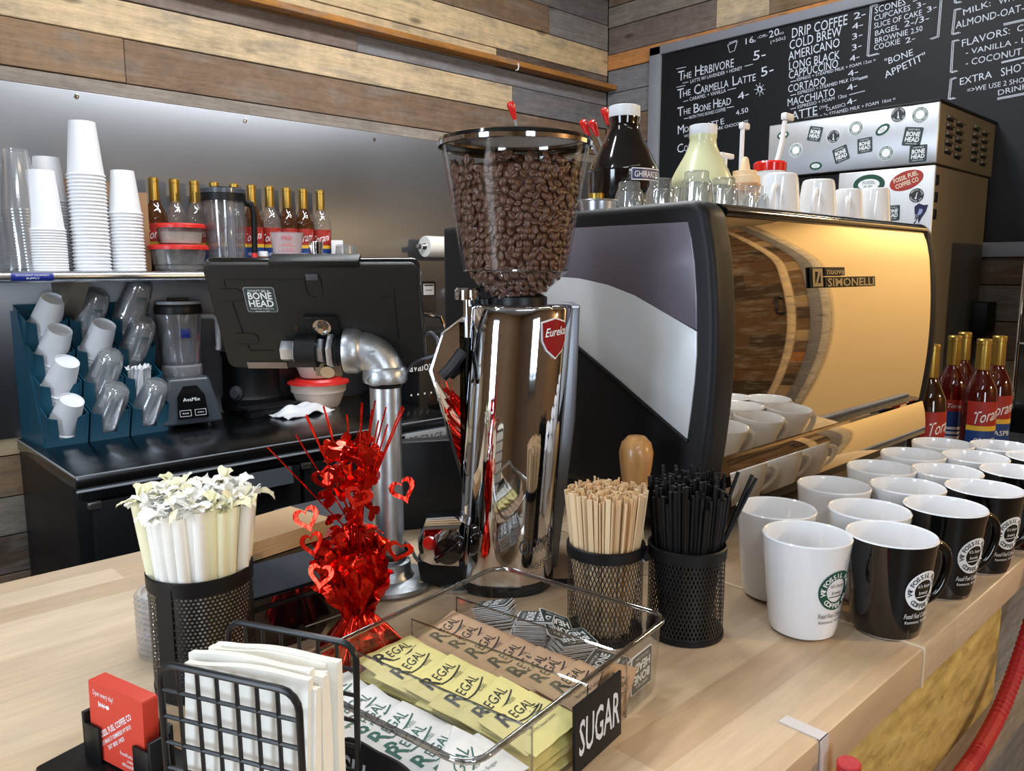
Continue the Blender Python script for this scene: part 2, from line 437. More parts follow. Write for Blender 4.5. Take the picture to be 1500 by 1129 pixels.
# ---------------------------------------------------------------- the room
FLOOR = -1.05
COLS = dict(tan=C(190, 168, 134), tan2=C(178, 156, 122), brown=C(130, 106, 82), brown2=C(120, 98, 80), dark=C(88, 74, 64), grey=C(124, 122, 124), grey2=C(108, 106, 108), wgrey=C(140, 130, 118), plum=C(112, 98, 92), orange=C(180, 122, 70), pale=C(176, 166, 148))
rw = random.Random(3)
def plank_rows(rows, lo, hi, put):
    """rows: (z0, z1, [(from, colour), ...]); put(a, b, z0, z1, depth, colour) places one plank"""
    for z0, z1, segs in rows:
        for i, (a, cn) in enumerate(segs):
            b = segs[i+1][0] if i+1 < len(segs) else hi
            j = rw.uniform(.92, 1.08); c = COLS[cn]
            put(max(a, lo)+.0012, b-.0012, z0+.0018, z1-.0018, rw.uniform(.016, .024), (c[0]*j, c[1]*j, c[2]*j*rw.uniform(.96, 1.04), 1))
LOW = -3
rowsA = [
    (.893, .936, [(LOW, 'wgrey')]),
    (.936, 1.066, [(LOW, 'dark'), (-.9, 'grey'), (.0, 'brown'), (.856, 'brown2')]),
    (1.066, 1.174, [(LOW, 'brown'), (-.6, 'tan'), (2.461, 'grey2')]),
    (1.174, 1.238, [(LOW, 'grey'), (.3, 'plum'), (1.674, 'grey')]),
    (1.238, 1.313, [(LOW, 'brown'), (.9, 'tan'), (2.369, 'dark')]),
    (1.313, 1.431, [(LOW, 'tan2'), (1.0, 'tan')]),
    (1.431, 1.549, [(LOW, 'grey'), (1.4, 'brown2'), (2.69, 'grey')]),
    (1.549, 1.665, [(LOW, 'tan'), (1.9, 'brown'), (2.3, 'grey2')]),
    (1.665, 1.80, [(LOW, 'grey'), (1.2, 'tan'), (2.5, 'brown')]),
    (1.80, CEIL, [(LOW, 'brown'), (.8, 'wgrey')]),
]
colsx = ['tan2', 'brown', 'wgrey', 'dark', 'brown2', 'tan', 'grey', 'brown2', 'dark']
z = -.09
lows = [(-.15, 'tan'), (-.27, 'brown'), (-.385, 'wgrey'), (-.50, 'dark'), (-.62, 'brown'), (-.74, 'grey'), (-.86, 'brown2'), (FLOOR, 'tan2')]
for zz, cn in lows:
    rowsA.append((zz, z, [(LOW, cn), (1.2, rw.choice(colsx))])); z = zz
m = MB(); m.box(-2.7, 5.1, 2.62, 2.72, FLOOR, CEIL, col=C(30, 26, 22))
plank_rows(rowsA, -2.6, 3.1, lambda a, b, z0, z1, d, c: m.box(a, b, 2.62-d, 2.63, z0, z1, .0016, col=c, seg=1))
plank_rows([(-.09, .893, [(LOW, 'dark')])], -2.6, .38, lambda a, b, z0, z1, d, c: [m.box(a, b, 2.62-d, 2.63, z0+.1637*i, z0+.1637*(i+1)-.004, .0016, col=COLS[colsx[i]], seg=1) for i in range(6)])
structure('wall_back', m, PLANK_X)

rowsB = [
    (1.80, CEIL, [(LOW, 'brown')]), (1.63, 1.80, [(LOW, 'tan'), (1.7, 'wgrey'), (2.2, 'brown2')]),
    (1.535, 1.63, [(LOW, 'dark'), (1.9, 'pale'), (2.03, 'wgrey')]),
    (1.412, 1.535, [(LOW, 'brown'), (1.75, 'tan'), (2.0, 'plum')]),
    (1.338, 1.412, [(LOW, 'orange')]), (1.231, 1.338, [(LOW, 'grey')]), (1.12, 1.231, [(LOW, 'wgrey'), (2.28, 'grey')]),
    (.98, 1.12, [(LOW, 'brown'), (2.2, 'brown2')]), (.86, .98, [(LOW, 'grey2')]), (.74, .86, [(LOW, 'brown')]), (.60, .74, [(LOW, 'wgrey')]),
    (.46, .60, [(LOW, 'brown')]), (.328, .46, [(LOW, 'brown2')]), (.203, .328, [(LOW, 'wgrey')]), (.07, .203, [(LOW, 'brown')]), (-.06, .07, [(LOW, 'tan2')]), (-.2, -.06, [(LOW, 'brown2')]),
    (-.4, -.2, [(LOW, 'grey')]), (-.6, -.4, [(LOW, 'brown')]), (-.8, -.6, [(LOW, 'dark')]), (FLOOR, -.8, [(LOW, 'brown')]),
]
m = MB(); m.box(3.12, 3.22, .30, 2.72, FLOOR, CEIL, col=C(30, 26, 22))
plank_rows(rowsB, .30, 2.6, lambda a, b, z0, z1, d, c: m.box(3.12-d, 3.13, a, b, z0, z1, .0016, col=c, seg=1))
structure('wall_right', m, PLANK_Y)

DRY = pbr('warm_painted_wall', C(226, 200, 152), .8, var=.04, scale=2)
DRY2 = pbr('brown_board_wall', C(112, 88, 64), .7, var=.35, scale=4, stretch=(1, 1, 7))
CEILM = pbr('painted_ceiling', C(150, 146, 140), .9, var=.05, scale=2)
FLOORM = pbr('stained_concrete_floor', C(92, 84, 76), .5, var=.2, scale=3)
structure('floor', MB().box(-2.7, 5.1, -2.7, 2.72, FLOOR-.1, FLOOR), FLOORM)
structure('ceiling', MB().box(-2.7, 5.1, -2.7, 2.72, CEIL, CEIL+.1), CEILM)
m = MB()
for y0, y1, z0, z1 in ((-2.7, .15, FLOOR, CEIL), (1.05, 2.62, FLOOR, CEIL), (.15, 1.05, FLOOR, -.25), (.15, 1.05, 1.35, CEIL)): m.box(-2.7, -2.6, y0, y1, z0, z1)
structure('wall_left', m, DRY2)
m = MB()
for y0, y1, z0, z1 in ((.11, .17, -.29, 1.39), (1.03, 1.09, -.29, 1.39), (.17, 1.03, -.29, -.22), (.17, 1.03, 1.32, 1.39), (.58, .62, -.22, 1.32)): m.box(-2.63, -2.56, y0, y1, z0, z1, .005)
structure('window_1', m, pbr('window_frame_paint', C(90, 88, 84), .5))
m = MB()
for x0, x1, z0, z1 in ((-2.7, -1.2, FLOOR, CEIL), (-.3, 5.1, FLOOR, CEIL), (-1.2, -.3, FLOOR, -.25), (-1.2, -.3, 1.35, CEIL)): m.box(x0, x1, -2.7, -2.6, z0, z1)
structure('wall_front', m, DRY2)
m = MB()
for x0, x1, z0, z1 in ((-1.24, -1.18, -.29, 1.39), (-.32, -.26, -.29, 1.39), (-1.18, -.32, -.29, -.22), (-1.18, -.32, 1.32, 1.39), (-.77, -.73, -.22, 1.32)): m.box(x0, x1, -2.63, -2.56, z0, z1, .005)
structure('window_2', m, pbr('window_frame_paint', C(90, 88, 84), .5))
structure('wall_partition', MB().box(3.22, 5.1, .30, .40, FLOOR, CEIL), DRY2)
m = MB(); m.box(5.0, 5.1, -2.6, .30, FLOOR, CEIL); structure('wall_entry', m, DRY)
# boards and trim round the door on the entry wall, seen back to front in the machine's mirror panel
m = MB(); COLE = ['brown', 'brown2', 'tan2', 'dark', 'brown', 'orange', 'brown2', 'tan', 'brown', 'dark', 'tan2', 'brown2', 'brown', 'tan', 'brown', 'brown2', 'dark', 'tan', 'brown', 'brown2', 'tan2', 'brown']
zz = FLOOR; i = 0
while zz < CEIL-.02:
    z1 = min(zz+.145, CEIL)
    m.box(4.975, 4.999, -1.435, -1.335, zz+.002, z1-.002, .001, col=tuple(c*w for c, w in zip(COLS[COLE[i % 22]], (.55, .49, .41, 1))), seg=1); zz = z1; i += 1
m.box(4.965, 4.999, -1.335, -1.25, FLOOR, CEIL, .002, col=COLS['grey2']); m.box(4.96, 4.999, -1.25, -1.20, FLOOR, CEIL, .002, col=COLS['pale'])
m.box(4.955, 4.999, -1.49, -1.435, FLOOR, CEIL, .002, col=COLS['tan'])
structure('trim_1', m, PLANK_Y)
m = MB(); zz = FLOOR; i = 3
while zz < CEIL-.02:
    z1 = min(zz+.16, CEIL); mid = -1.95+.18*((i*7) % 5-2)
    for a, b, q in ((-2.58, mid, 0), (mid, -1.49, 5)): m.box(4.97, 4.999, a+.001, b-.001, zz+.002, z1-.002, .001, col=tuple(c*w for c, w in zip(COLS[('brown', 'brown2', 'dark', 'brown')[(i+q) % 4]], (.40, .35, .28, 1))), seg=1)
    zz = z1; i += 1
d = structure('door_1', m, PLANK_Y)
h = MB(); h.tube([(4.97, -1.53, .34), (4.91, -1.53, .34), (4.90, -1.53, .36), (4.90, -1.53, .52), (4.91, -1.53, .54), (4.97, -1.53, .54)], .012); h.box(4.962, 4.972, -1.55, -1.51, .32, .36, .003); h.box(4.962, 4.972, -1.55, -1.51, .52, .56, .003)
part('door_handle', h, BLK_W, d)

# narrow ledge board along the back wall
m = MB(); m.box(-2.5, 3.09, 2.535, 2.6, 1.240, 1.262, .002, col=C(164, 112, 56))
led = single('ledge_board', m, PLANK_X, 'narrow orange wooden ledge strip running along the plank wall', 'ledge')
h = MB(); h.tube([(0, 0, 0), (0, -.012, .001), (0, -.016, .012), (0, -.013, .026)], .003, 6)
single('cup_hook', h, WHITE, 'small white hook screwed into the orange ledge strip', 'hook', PY(756, 103, 2.535))

# steel sheet on the back wall with its screws
m = MB(); m.box(.40, 3.08, 2.588, 2.598, -.098, .892, .001)
sheet = single('steel_backsplash', m, STEEL_WALL, 'brushed stainless steel sheet covering the wall behind the shelf', 'backsplash')
sc = MB(); sc.lathe([(.007, 0), (.006, .003), (0, .0045)], 12, RX(PI/2)); scm = sc.mesh('screw', [CHROME])
for px, py in ((112, 141), (359, 177), (548, 204)):
    p = PY(px, py, 2.588); part('screw', scm, CHROME, sheet, loc=(p.x, 2.588, p.z))

# ceiling lamps
for i, (x, y, sx, sy, pw, col) in enumerate(CEILING_LAMPS):
    panel = sy > .2
    t = thing('ceiling_lamp', ('square warm' if i == 5 else 'wide white' if panel else 'long tube')+' ceiling lamp '+['over the back worktop', 'over the aisle beside the espresso machine', 'over the till end of the bar', 'near the window', 'over the customer side of the bar', 'in front of the painted entry wall', 'above the espresso machine'][i], 'lamp', (x, y, CEIL))
    m = MB(); m.box(-sx/2-.02, sx/2+.02, -sy/2-.02, sy/2+.02, -.07, 0, .008); part('housing', m, WHITE, t)
    l = area('lamp_light', (0, 0, -.075), (0, 0, 0), sx, sy, pw, col); l.parent = t
t = thing('added_pendant_lamp', 'added warm pendant lamp with a metal shade, out of view on the customer side', 'lamp', (2.5, -2.1, CEIL))  # unseen lamp, added to throw warm light on the counter's front edge
part('cable', MB().tube([(0, 0, 0), (0, 0, -.62)], .004, 8), BLK, t); part('shade', MB().lathe([(.02, -.60), (.05, -.62), (.16, -.78), (.155, -.78), (.045, -.63), (.0, -.615)], 32), BLK_M, t)
pl_ = bpy.data.lights.new('added_pendant_light', 'POINT'); pl_.energy = 115; pl_.color = (1, .72, .38); pl_.shadow_soft_size = .06
po_ = bpy.data.objects.new('added_pendant_light', pl_); COL.objects.link(po_); po_.parent = t; po_.location = (0, 0, -.86)
m = MB(); m.lathe([(.0, -.04), (.05, -.04), (.07, -.03), (.07, 0), (0, 0)], 32)
single('smoke_detector', m, WHITE, 'round white smoke detector on the ceiling, mirrored in the espresso machine', 'detector', (3.1, -1.35, CEIL))
# ---------------------------------------------------------------- back counter, shelf and what stands on them
WT = -.10   # worktop height
m = MB(); t = thing('worktop_fridge', 'low black worktop fridge with a steel top against the back wall', 'fridge', (.487, 2.0, FLOOR))
W_, D_, Hh = 1.163, .585, WT-FLOOR
part('cabinet', MB().box(0, W_, .035, D_, .10, Hh-.035, .004), BLK, t)
m = MB(); m.box(-.004, W_+.004, 0, D_, Hh-.035, Hh, .006); part('worktop', m, STEEL_TOP, t, 'dark brushed steel worktop')
part('rail', MB().box(.01, W_-.01, .015, .04, Hh-.065, Hh-.036, .003), BLK_M, t)
part('edge_trim', MB().box(-.003, W_+.003, -.003, .004, Hh-.040, Hh-.035, .001), LGREY, t)
part('top_edge', MB().box(-.0045, W_+.0045, -.001, .002, Hh-.003, Hh+.0005, .0005), LGREY, t)
part('side_edge', MB().box(-.0045, -.002, .0, D_, Hh-.004, Hh+.0005, .0005), LGREY, t)
for a, b in ((.03, .575), (.588, W_-.03)):
    d = part('door', MB().box(a, b, .005, .034, .14, Hh-.07, .005), BLK, t)
    h = MB(); h.prism([(0, 0), (.045, -.012), (.045, -.004), (0, .012)], a+.22, b-.03, M=Matrix(((0, 0, 1, 0), (0, 1, 0, 0), (-1, 0, 0, Hh-.07), (0, 0, 0, 1)))); part('handle', h, DGREY, d)
    part('hinge', MB().box(a-.01, a+.02, .0, .02, Hh-.085, Hh-.068, .003), STEEL, d)
for x in (.06, W_-.06):
    for y in (.08, D_-.06): part('caster', MB().lathe([(0, 0), (.03, 0), (.03, .1), (0, .1)], 16, T(x, y, 0)), BLK_M, t)
m = MB(); m.box(W_-.225, W_-.005, -.004, .004, Hh-.082, Hh-.034, .001, mi=0); m.text('BEVERAGE-AIR.', .034, frame((W_-.115, -.0045, Hh-.069), (1, 0, 0), (0, 0, 1)), 1, width=.19)
part('name_plate', m, [LGREY, BLACK_INK], t, 'silver plate with black lettering')

# steel wall shelf
SH = .376
t = thing('wall_shelf', 'stainless steel wall shelf with a rolled front edge, loaded with cups and bottles', 'shelf', (.405, 2.3, SH))
sl = 1.32
m = MB(); m.box(0, sl, .012, .287, -.006, 0, .001); part('shelf_board', m, STEEL, t)
m = MB(); m.tube([(0, .012, -.014), (sl, .012, -.014)], .0145, 16); part('rolled_edge', m, STEEL, t)
m = MB(); m.prism([(.012, 0), (.287, 0), (.287, -.05), (.02, -.028)], -.003, .001, M=Matrix(((0, 0, 1, 0), (1, 0, 0, 0), (0, 1, 0, 0), (0, 0, 0, 1)))); part('end_plate', m, STEEL_DARK, t)
for x in (.20, 1.05):
    m = MB(); m.prism([(.03, 0), (.287, 0), (.287, -.17), (.26, -.17)], x, x+.045, M=Matrix(((0, 0, 1, 0), (1, 0, 0, 0), (0, 1, 0, -.006), (0, 0, 0, 1))), bev=.002); part('bracket', m, STEEL_DARK, t)
BLUE = pbr('blue_sticker', C(26, 44, 132), .4)
m = MB(); m.grid(lambda u, v: (.045+.095*u, .012-.0152*math.cos((v-.5)*1.5), -.014+.0152*math.sin((v-.5)*1.5)), 4, 6)
for i, s_ in enumerate(('RESTAURANT EQUIPMENT', 'SUPPLY')): m.text(s_, .006, frame((.0925, -.0036, -.012-.0075*i), (1, 0, 0), (0, 0, 1)), 1, width=.075 if i == 0 else .03)
part('sticker', m, [BLUE, WHITE_INK], t, 'blue sticker with white print')

# stacks of white paper cups
def cup_mesh(rt, rb, h, name):
    m = MB(); m.lathe([(0, h-.006), (rb-.002, h-.006), (rb-.001, h), (rb, h), (rt, .004), (rt+.0025, .003), (rt+.0035, .0005), (rt+.0022, -.002), (rt-.001, 0), (rb-.002, h-.008)], 36)
    return m.mesh(name, [WHITE_P])
def cup_stack(px, py, Y, n, pitch, rt, rb, h, which, tilt=0.):
    p = PY(px, py, Y); me = cup_mesh(rt, rb, h, 'paper_cup')
    for k in range(n):
        o = part('paper_cup', me, WHITE_P, loc=(p.x+tilt*k*pitch, Y, SH+.0025+k*pitch)); o.rotation_euler[2] = k*.7
        if k == n-1: tag(o, 'topmost white paper cup, upside down on the '+which, 'cup')
        else: tag(o, 'white paper cup nested upside down within the '+which, 'cup', 'cups in the '+which)
cup_stack(70, 376, 2.40, 16, .0070, .0455, .032, .155, 'short yellowish-rimmed stack beside the clear cups')
cup_stack(79, 376, 2.50, 25, .0078, .0455, .032, .120, 'stack half hidden behind the short one', )
cup_stack(135, 378, 2.40, 27, .0098, .0455, .033, .142, 'tallest stack on the shelf')
cup_stack(188, 378, 2.40, 18, .0093, .0425, .030, .118, 'stack in front of the cardboard sleeve')
me = MB().lathe([(.0, .155), (.029, .155), (.030, .150), (.044, .004), (.047, .002), (.047, -.001), (.044, 0)], 32).mesh('clear_cup', [CLEARCUP])
for px, n, Y, wh in ((40, 21, 2.42, 'ribbed clear stack at the shelf end'), (27, 17, 2.50, 'clear stack closest to the wall')):
    p = PY(px, 376, Y)
    for k in range(n):
        o = part('clear_plastic_cup', me, CLEARCUP, loc=(p.x-.0003*k, Y, SH+.002+k*.0078))
        if k == n-1: tag(o, 'topmost clear plastic cup of the '+wh, 'cup')
        else: tag(o, 'clear plastic cup nested within the '+wh, 'cup', 'cups of the '+wh)
# cardboard
p = PY(130, 378, 2.52)
single('cardboard_box', MB().box(-.085, .10, -.03, .05, 0, .255, .003, M=RZ(.1)), CARDB, 'brown cardboard box standing behind the paper cup stacks', 'box', (p.x, 2.52, SH))
p = PY(209, 378, 2.46)
single('cardboard_sleeve', MB().box(-.022, .02, -.03, .09, 0, .225, .003, M=RZ(-.2)), CARDB, 'narrow brown cardboard sleeve between cups and syrup bottles', 'box', (p.x, 2.46, SH))

# syrup bottles
SYR_RED = pbr('syrup_label_red', C(158, 34, 24), .5); SYR_BLUE = pbr('syrup_label_blue', C(20, 58, 122), .5); SYR_YEL = pbr('syrup_label_yellow', C(222, 178, 50), .5)
def syrup_mats(tint, name): return clear('syrup_'+name, tint, .8, .08, .03, .15, (tint[0]*.7, tint[1]*.6, tint[2]*.6, 1))
AMBER = syrup_mats((.42, .20, .07, 1), 'amber'); WATERY = syrup_mats((.86, .84, .80, 1), 'pale'); DARKRED = syrup_mats((.40, .05, .03, 1), 'red'); BROWNS = syrup_mats((.26, .11, .05, 1), 'brown')
def bottle(name, mat, label, flav, loc, rz, back=False, group=None):
    t = thing(name, label, 'bottle', loc, rz); t.scale = (.92, .92, .92)
    gls = part('glass', MB().lathe([(0, 0), (.036, 0), (.0385, .004), (.0385, .165), (.036, .185), (.027, .205), (.0175, .225), (.0150, .24), (.0145, .285), (0, .285)], 32), mat, t)
    part('foil_cap', MB().lathe([(.0158, .228), (.0165, .232), (.0155, .292), (.0165, .293), (.0165, .303), (.0145, .306), (0, .306)], 24), GOLD, t, 'gold foil cap')
    R_ = .0389
    def wrap(x, y, z=0, r=R_): a = -PI/2+x/r; return (r*math.cos(a), r*math.sin(a), y)
    m = MB(); aw = .047
    if back:
        m.grid(lambda u, v: wrap((u-.5)*2*.03, .145-.03*v), 10, 1, mi=0); m.grid(lambda u, v: wrap((u-.5)*2*.03, .115-.095*v), 10, 1, mi=1)
        for i in range(5): m.grid(lambda u, v: wrap((u-.5)*2*.026, .075-.012*i-.007*v, r=R_+.0003), 8, 1, mi=3)
        m.text('Torani', .016, None, 3, fn=lambda x, y, z: wrap(x, y+.124, r=R_+.0004), shear=.3)
    else:
        m.grid(lambda u, v: wrap((u-.5)*2*aw, .156-.060*v), 16, 1, mi=0); m.grid(lambda u, v: wrap((u-.5)*2*aw, .096-.012*v), 16, 1, mi=2); m.grid(lambda u, v: wrap((u-.5)*2*aw, .084-.064*v), 16, 1, mi=1)
        m.text('Torani', .042, None, 3, fn=lambda x, y, z: wrap(x, y+.108+.25*x, r=R_+.0006), width=.068, shear=.3)
        m.text(flav, .018, None, 3, fn=lambda x, y, z: wrap(x, y+.054, r=R_+.0006), width=min(.055, .012*len(flav)))
    part('label', m, [SYR_RED, SYR_BLUE, SYR_YEL, WHITE_INK], gls, 'red, yellow and blue paper label')
    return t
face = lambda p: math.atan2(-p.y, -p.x)+PI/2
for i, (px, fl, mt, wd_) in enumerate(((87, 'MOCHA', AMBER, 'syrup bottle almost hidden behind the yellowish-rimmed cup stack'), (228, 'ALMOND', AMBER, 'amber syrup bottle beside the cardboard sleeve, behind the red-lidded tubs'), (258, 'COCO', WATERY, 'clear syrup bottle behind the middle of the red-lidded tubs'), (287, 'IRISH', WATERY, 'clear syrup bottle between the tubs and the blender jar'),
        (316, 'PEACH', WATERY, 'syrup bottle whose gold cap peeks over the blender jar lid, nearer the tubs'), (345, 'LIME', WATERY, 'syrup bottle hidden behind the blender jar, nearer its handle'), (370, 'VANILLA', AMBER, 'amber syrup bottle next to the blender jar handle, behind the spice jars'), (396, 'VANILLA', WATERY, 'clear vanilla syrup bottle behind the spice jars and measuring cup'),
        (421, 'HAZEL', AMBER, 'amber syrup bottle directly behind the pink-print measuring cup'), (445, 'COCONUT', AMBER, 'amber syrup bottle between measuring cup and steel shaker'), (470, 'AMARETTO', WATERY, 'clear syrup bottle last in the shelf row, behind the steel shaker'))):
    Y = 2.53; p = PY(px, 320, Y)
    bottle('syrup_bottle', mt, wd_, fl, (p.x, Y, SH), face(p)-.1)
# tubs with red lids
def tub(px, py, Y, r, h, z, label, fill):
    p = PY(px, py, Y); t = thing('storage_tub', label, 'tub', (p.x, Y, z))
    part('tub_wall', MB().lathe([(0, .001), (r*.86, .001), (r*.9, .006), (r, h), (r*.985, h), (r*.88, .008), (0, .004)], 36), FROST, t)
    part('lid', MB().lathe([(0, h+.008), (r*.95, h+.008), (r*1.05, h+.010), (r*1.09, h+.006), (r*1.09, h-.003), (r*1.03, h-.003), (r, h+.002), (0, h+.003)], 36), RED_P, t, 'red lid')
    c = part('powder', MB().lathe([(0, .006), (r*.84, .006), (r*.93, h*fill), (r*.5, h*fill+.004), (0, h*fill)], 28), pbr('white_powder', C(226, 216, 200), .9, var=.05) if fill > .5 else pbr('dark_powder', C(46, 36, 30), .9, var=.2), t)
    return t
tub(262, 376, 2.41, .078, .066, SH, 'wide round tub with a red lid and dark contents, under the other tub', .3)
tub(264, 340, 2.41, .066, .052, SH+.0765, 'smaller red-lidded tub of white powder stacked on the wide tub', .72)
# blender jar on the shelf
p = PY(332, 378, 2.40); t = thing('blender_jar', 'empty clear blender jar with black lid standing on the steel shelf', 'jar', (p.x, 2.40, SH)); t.scale = (1, 1, 1.32)
part('jar', MB().lathe([(0, .003), (.052, .003), (.055, .01), (.062, .165), (.060, .165), (.053, .012), (0, .008)], 32), clear('jar_plastic', (.80, .80, .82, 1), .8, .10, .06, .10, (.6, .6, .62, 1)), t)
part('lid', MB().lathe([(.066, .160), (.066, .176), (0, .176)], 32).lathe([(.058, .190), (.062, .188), (.064, .176)], 32).lathe([(0, .190), (.058, .190)], 32), BLK, t)
part('lid_ring', MB().lathe([(.0665, .177), (.0665, .187), (.062, .188), (.062, .177), (.0665, .177)], 32), SLATE, t)
part('handle', MB().tube([(.058, -.02, .16), (.078, -.024, .155), (.084, -.026, .13), (.08, -.026, .03), (.064, -.02, .015)], .009, 8), BLK, t)
part('spatula', MB().box(-.012, .01, -.05, -.046, .03, .12, .003).tube([(0, -.04, .0), (0, -.048, .03)], .004).box(-.014, .012, -.05, -.042, .12, .16, .003), clear('spatula_clear', (.8, .84, .9, 1), .8, .2, .1, .4, (.75, .8, .9, 1)), t)
# small spice jars
p = PY(373, 376, 2.36); t = thing('spice_jar', 'tiny dark bottle with a red cap beside the blender jar', 'jar', (p.x, 2.36, SH)); part('body', MB().lathe([(0, 0), (.009, 0), (.010, .03), (.006, .038), (0, .038)], 16), DARKRED, t); part('cap', MB().lathe([(.0085, .036), (.0085, .056), (0, .056)], 16), RED_P, t)
p = PY(385, 376, 2.38); t = thing('spice_jar', 'small glass spice jar of brown powder with a white lid', 'jar', (p.x, 2.38, SH)); part('body', MB().lathe([(0, 0), (.015, 0), (.0155, .045), (.013, .05), (0, .05)], 20), pbr('cinnamon', C(122, 84, 60), .6, var=.1), t); part('cap', MB().lathe([(.0158, .046), (.0158, .062), (0, .062)], 20), WHITE, t)
# measuring cup
p = PY(421, 376, 2.37); t = thing('measuring_cup', 'clear measuring cup with red print in front of the syrup row', 'jug', (p.x, 2.37, SH), face(p)); t.scale = (1, 1, 1.3)
m = MB(); m.lathe([(0, .002), (.036, .002), (.039, .008), (.052, .092), (.0535, .094), (.050, .092), (.037, .010), (0, .006)], 32); part('jug', m, clear('measuring_glass', (.94, .88, .89, 1), .8, .10, .04, .35, (.85, .78, .80, 1)), t)
m = MB()
def wj(x, y, z=0): r = .0395+(y-.008)/.084*.0135+.0005; a = -PI/2+x/r; return (r*math.cos(a), r*math.sin(a), y)
m.text('PYREX', .015, None, 0, fn=lambda x, y, z: wj(x, y+.074), width=.034)
for i in range(5): m.text(('2 CUPS', '1 1/2', '1 CUP 250ML', '3/4', '1/2')[i], .006, None, 0, fn=lambda x, y, z: wj(x, y+.062-.012*i), width=.03); m.grid(lambda u, v: wj(-.03+.06*u, .060-.012*i+.0008*v), 6, 1)
part('printing', m, RED_P, t, 'red measuring print'); part('handle', MB().tube([(.05, 0, .085), (.075, .0, .08), (.074, 0, .045), (.062, 0, .035)], .006, 8), clear('measuring_glass2', (.93, .90, .9, 1), .8, .2), t)
# shaker, tumbler, white box, whisk handle
p = PY(463, 376, 2.36); single('steel_shaker', MB().lathe([(0, 0), (.016, 0), (.021, .07), (.022, .071), (.020, .071), (.0155, .004), (0, .004)], 24, T(.0, 0, 0)), CHROME, 'small steel shot cup beside the measuring cup on the shelf', 'cup', (p.x, 2.36, SH)).scale = (1.15, 1.15, 1.35)
p = PY(507, 376, 2.38); single('plastic_tumbler', MB().lathe([(0, .078), (.030, .078), (.034, .074), (.042, 0), (.0405, 0), (.032, .072), (0, .075)], 28), FROST, 'cloudy upside-down tumbler at the end of the shelf row', 'cup', (p.x, 2.38, SH)).scale = (1, 1, 1.15)
p = PY(494, 376, 2.46); single('white_carton', MB().box(-.02, .02, -.03, .03, 0, .088, .002), WHITE, 'small white carton behind the cloudy tumbler', 'carton', (p.x, 2.46, SH), (0, 0, -.5)).scale = (1, 1, 1.2)
p = PY(533, 378, 2.36); single('whisk_handle', MB().lathe([(0, 0), (.006, 0), (.0075, .02), (.007, .04), (0, .043)], 14), CHROME, 'short silver tool handle upright at the shelf end', 'tool', (p.x, 2.36, SH))
# paper towel roll
p0 = PY(622, 361, 2.50); t = thing('paper_towel_roll', 'white paper towel roll on a steel bar mounted to the backsplash', 'paper towel', (p0.x, 2.50, p0.z))
m = MB(); m.lathe([(.012, 0), (.040, 0), (.041, .004), (.041, .276), (.040, .28), (.012, .28)], 32, RY(PI/2)); part('roll', m, PAPER, t)
m = MB(); m.tube([(-.03, 0, 0), (.31, 0, 0)], .006, 10); m.lathe([(0, -.035), (.010, -.033), (.012, -.022), (.009, -.014), (.012, -.006), (.015, 0)], 16, RY(PI/2)); m.box(.295, .303, -.01, .088, -.012, .012, .002); part('holder', m, CHROME, t)
# wall plate, knob, faucet at the dispenser
p = PY(620, 432, 2.588); t = thing('wall_plate', 'dark plate with a white tag on the backsplash under the towel roll', 'plate', (p.x+.0, 2.588, p.z)); part('plate', MB().box(-.10, .06, -.006, 0, -.07, .055, .006), pbr('plate_brown_steel', C(104, 96, 88), .3, .8), t)
m = MB(); m.box(-.004, .05, -.008, -.006, .0, .045, .001); m.box(.0, .046, -.0085, -.008, .036, .042, .0, mi=1); m.box(.004, .04, -.0085, -.008, .018, .021, .0, mi=1); part('tag', m, [WHITE, DGREY], t, 'white printed tag')
p = PY(664, 434, 2.588); t = thing('wall_dial', 'round steel dial on the backsplash beside the grinder', 'dial', (p.x, 2.588, p.z)); part('ring', MB().lathe([(.0, 0), (.050, 0), (.050, .012), (.043, .016), (.036, .014), (.036, .006), (0, .006)], 32, RX(PI/2)), STEEL, t); part('knob', MB().lathe([(.028, .006), (.027, .03), (0, .032)], 28, RX(PI/2)), LGREY, t)
p = PY(625, 462, 2.45); m = MB(); pts = [(.02, .13, .0), (.02, .02, .002), (.0, -.02, .002), (.03, -.05, -.005), (.045, -.06, -.05), (.03, -.06, -.12)]; m.tube(pts, .008, 10)
single('tap_spout', m, CHROME, 'bent chrome tap spout beside the tablet, over the water dispenser', 'tap', p)
# water dispenser
t = thing('water_dispenser', 'tall black water dispenser with a small white emblem behind the pipe stand', 'dispenser', (1.84, 2.43, FLOOR), 0)
pl = PY(617, 538, 2.28); hd = pl.z-FLOOR; px0 = pl.x-1.84
part('cabinet', MB().box(-.15, .15, -.15, .17, 0, hd+.12, .012), BLK, t)
part('drip_recess', MB().box(-.11, .11, -.155, -.148, hd-.34, hd-.10, .004), BLK_G, t)
m = MB(); m.text('avalon', .05, frame((px0, -.1515, hd-.012), (1, 0, 0), (0, 0, 1)), 0, width=.105); m.text('a', .10, frame((px0, -.1515, hd+.035), (1, 0, 0), (0, 0, 1)), 0, bold=.02)
for i in range(4): m.box(px0-.05+.03*i, px0-.044+.03*i, -.152, -.15, hd-.10, hd-.094)
part('printing', m, WHITE_INK, t, 'white emblem and name')
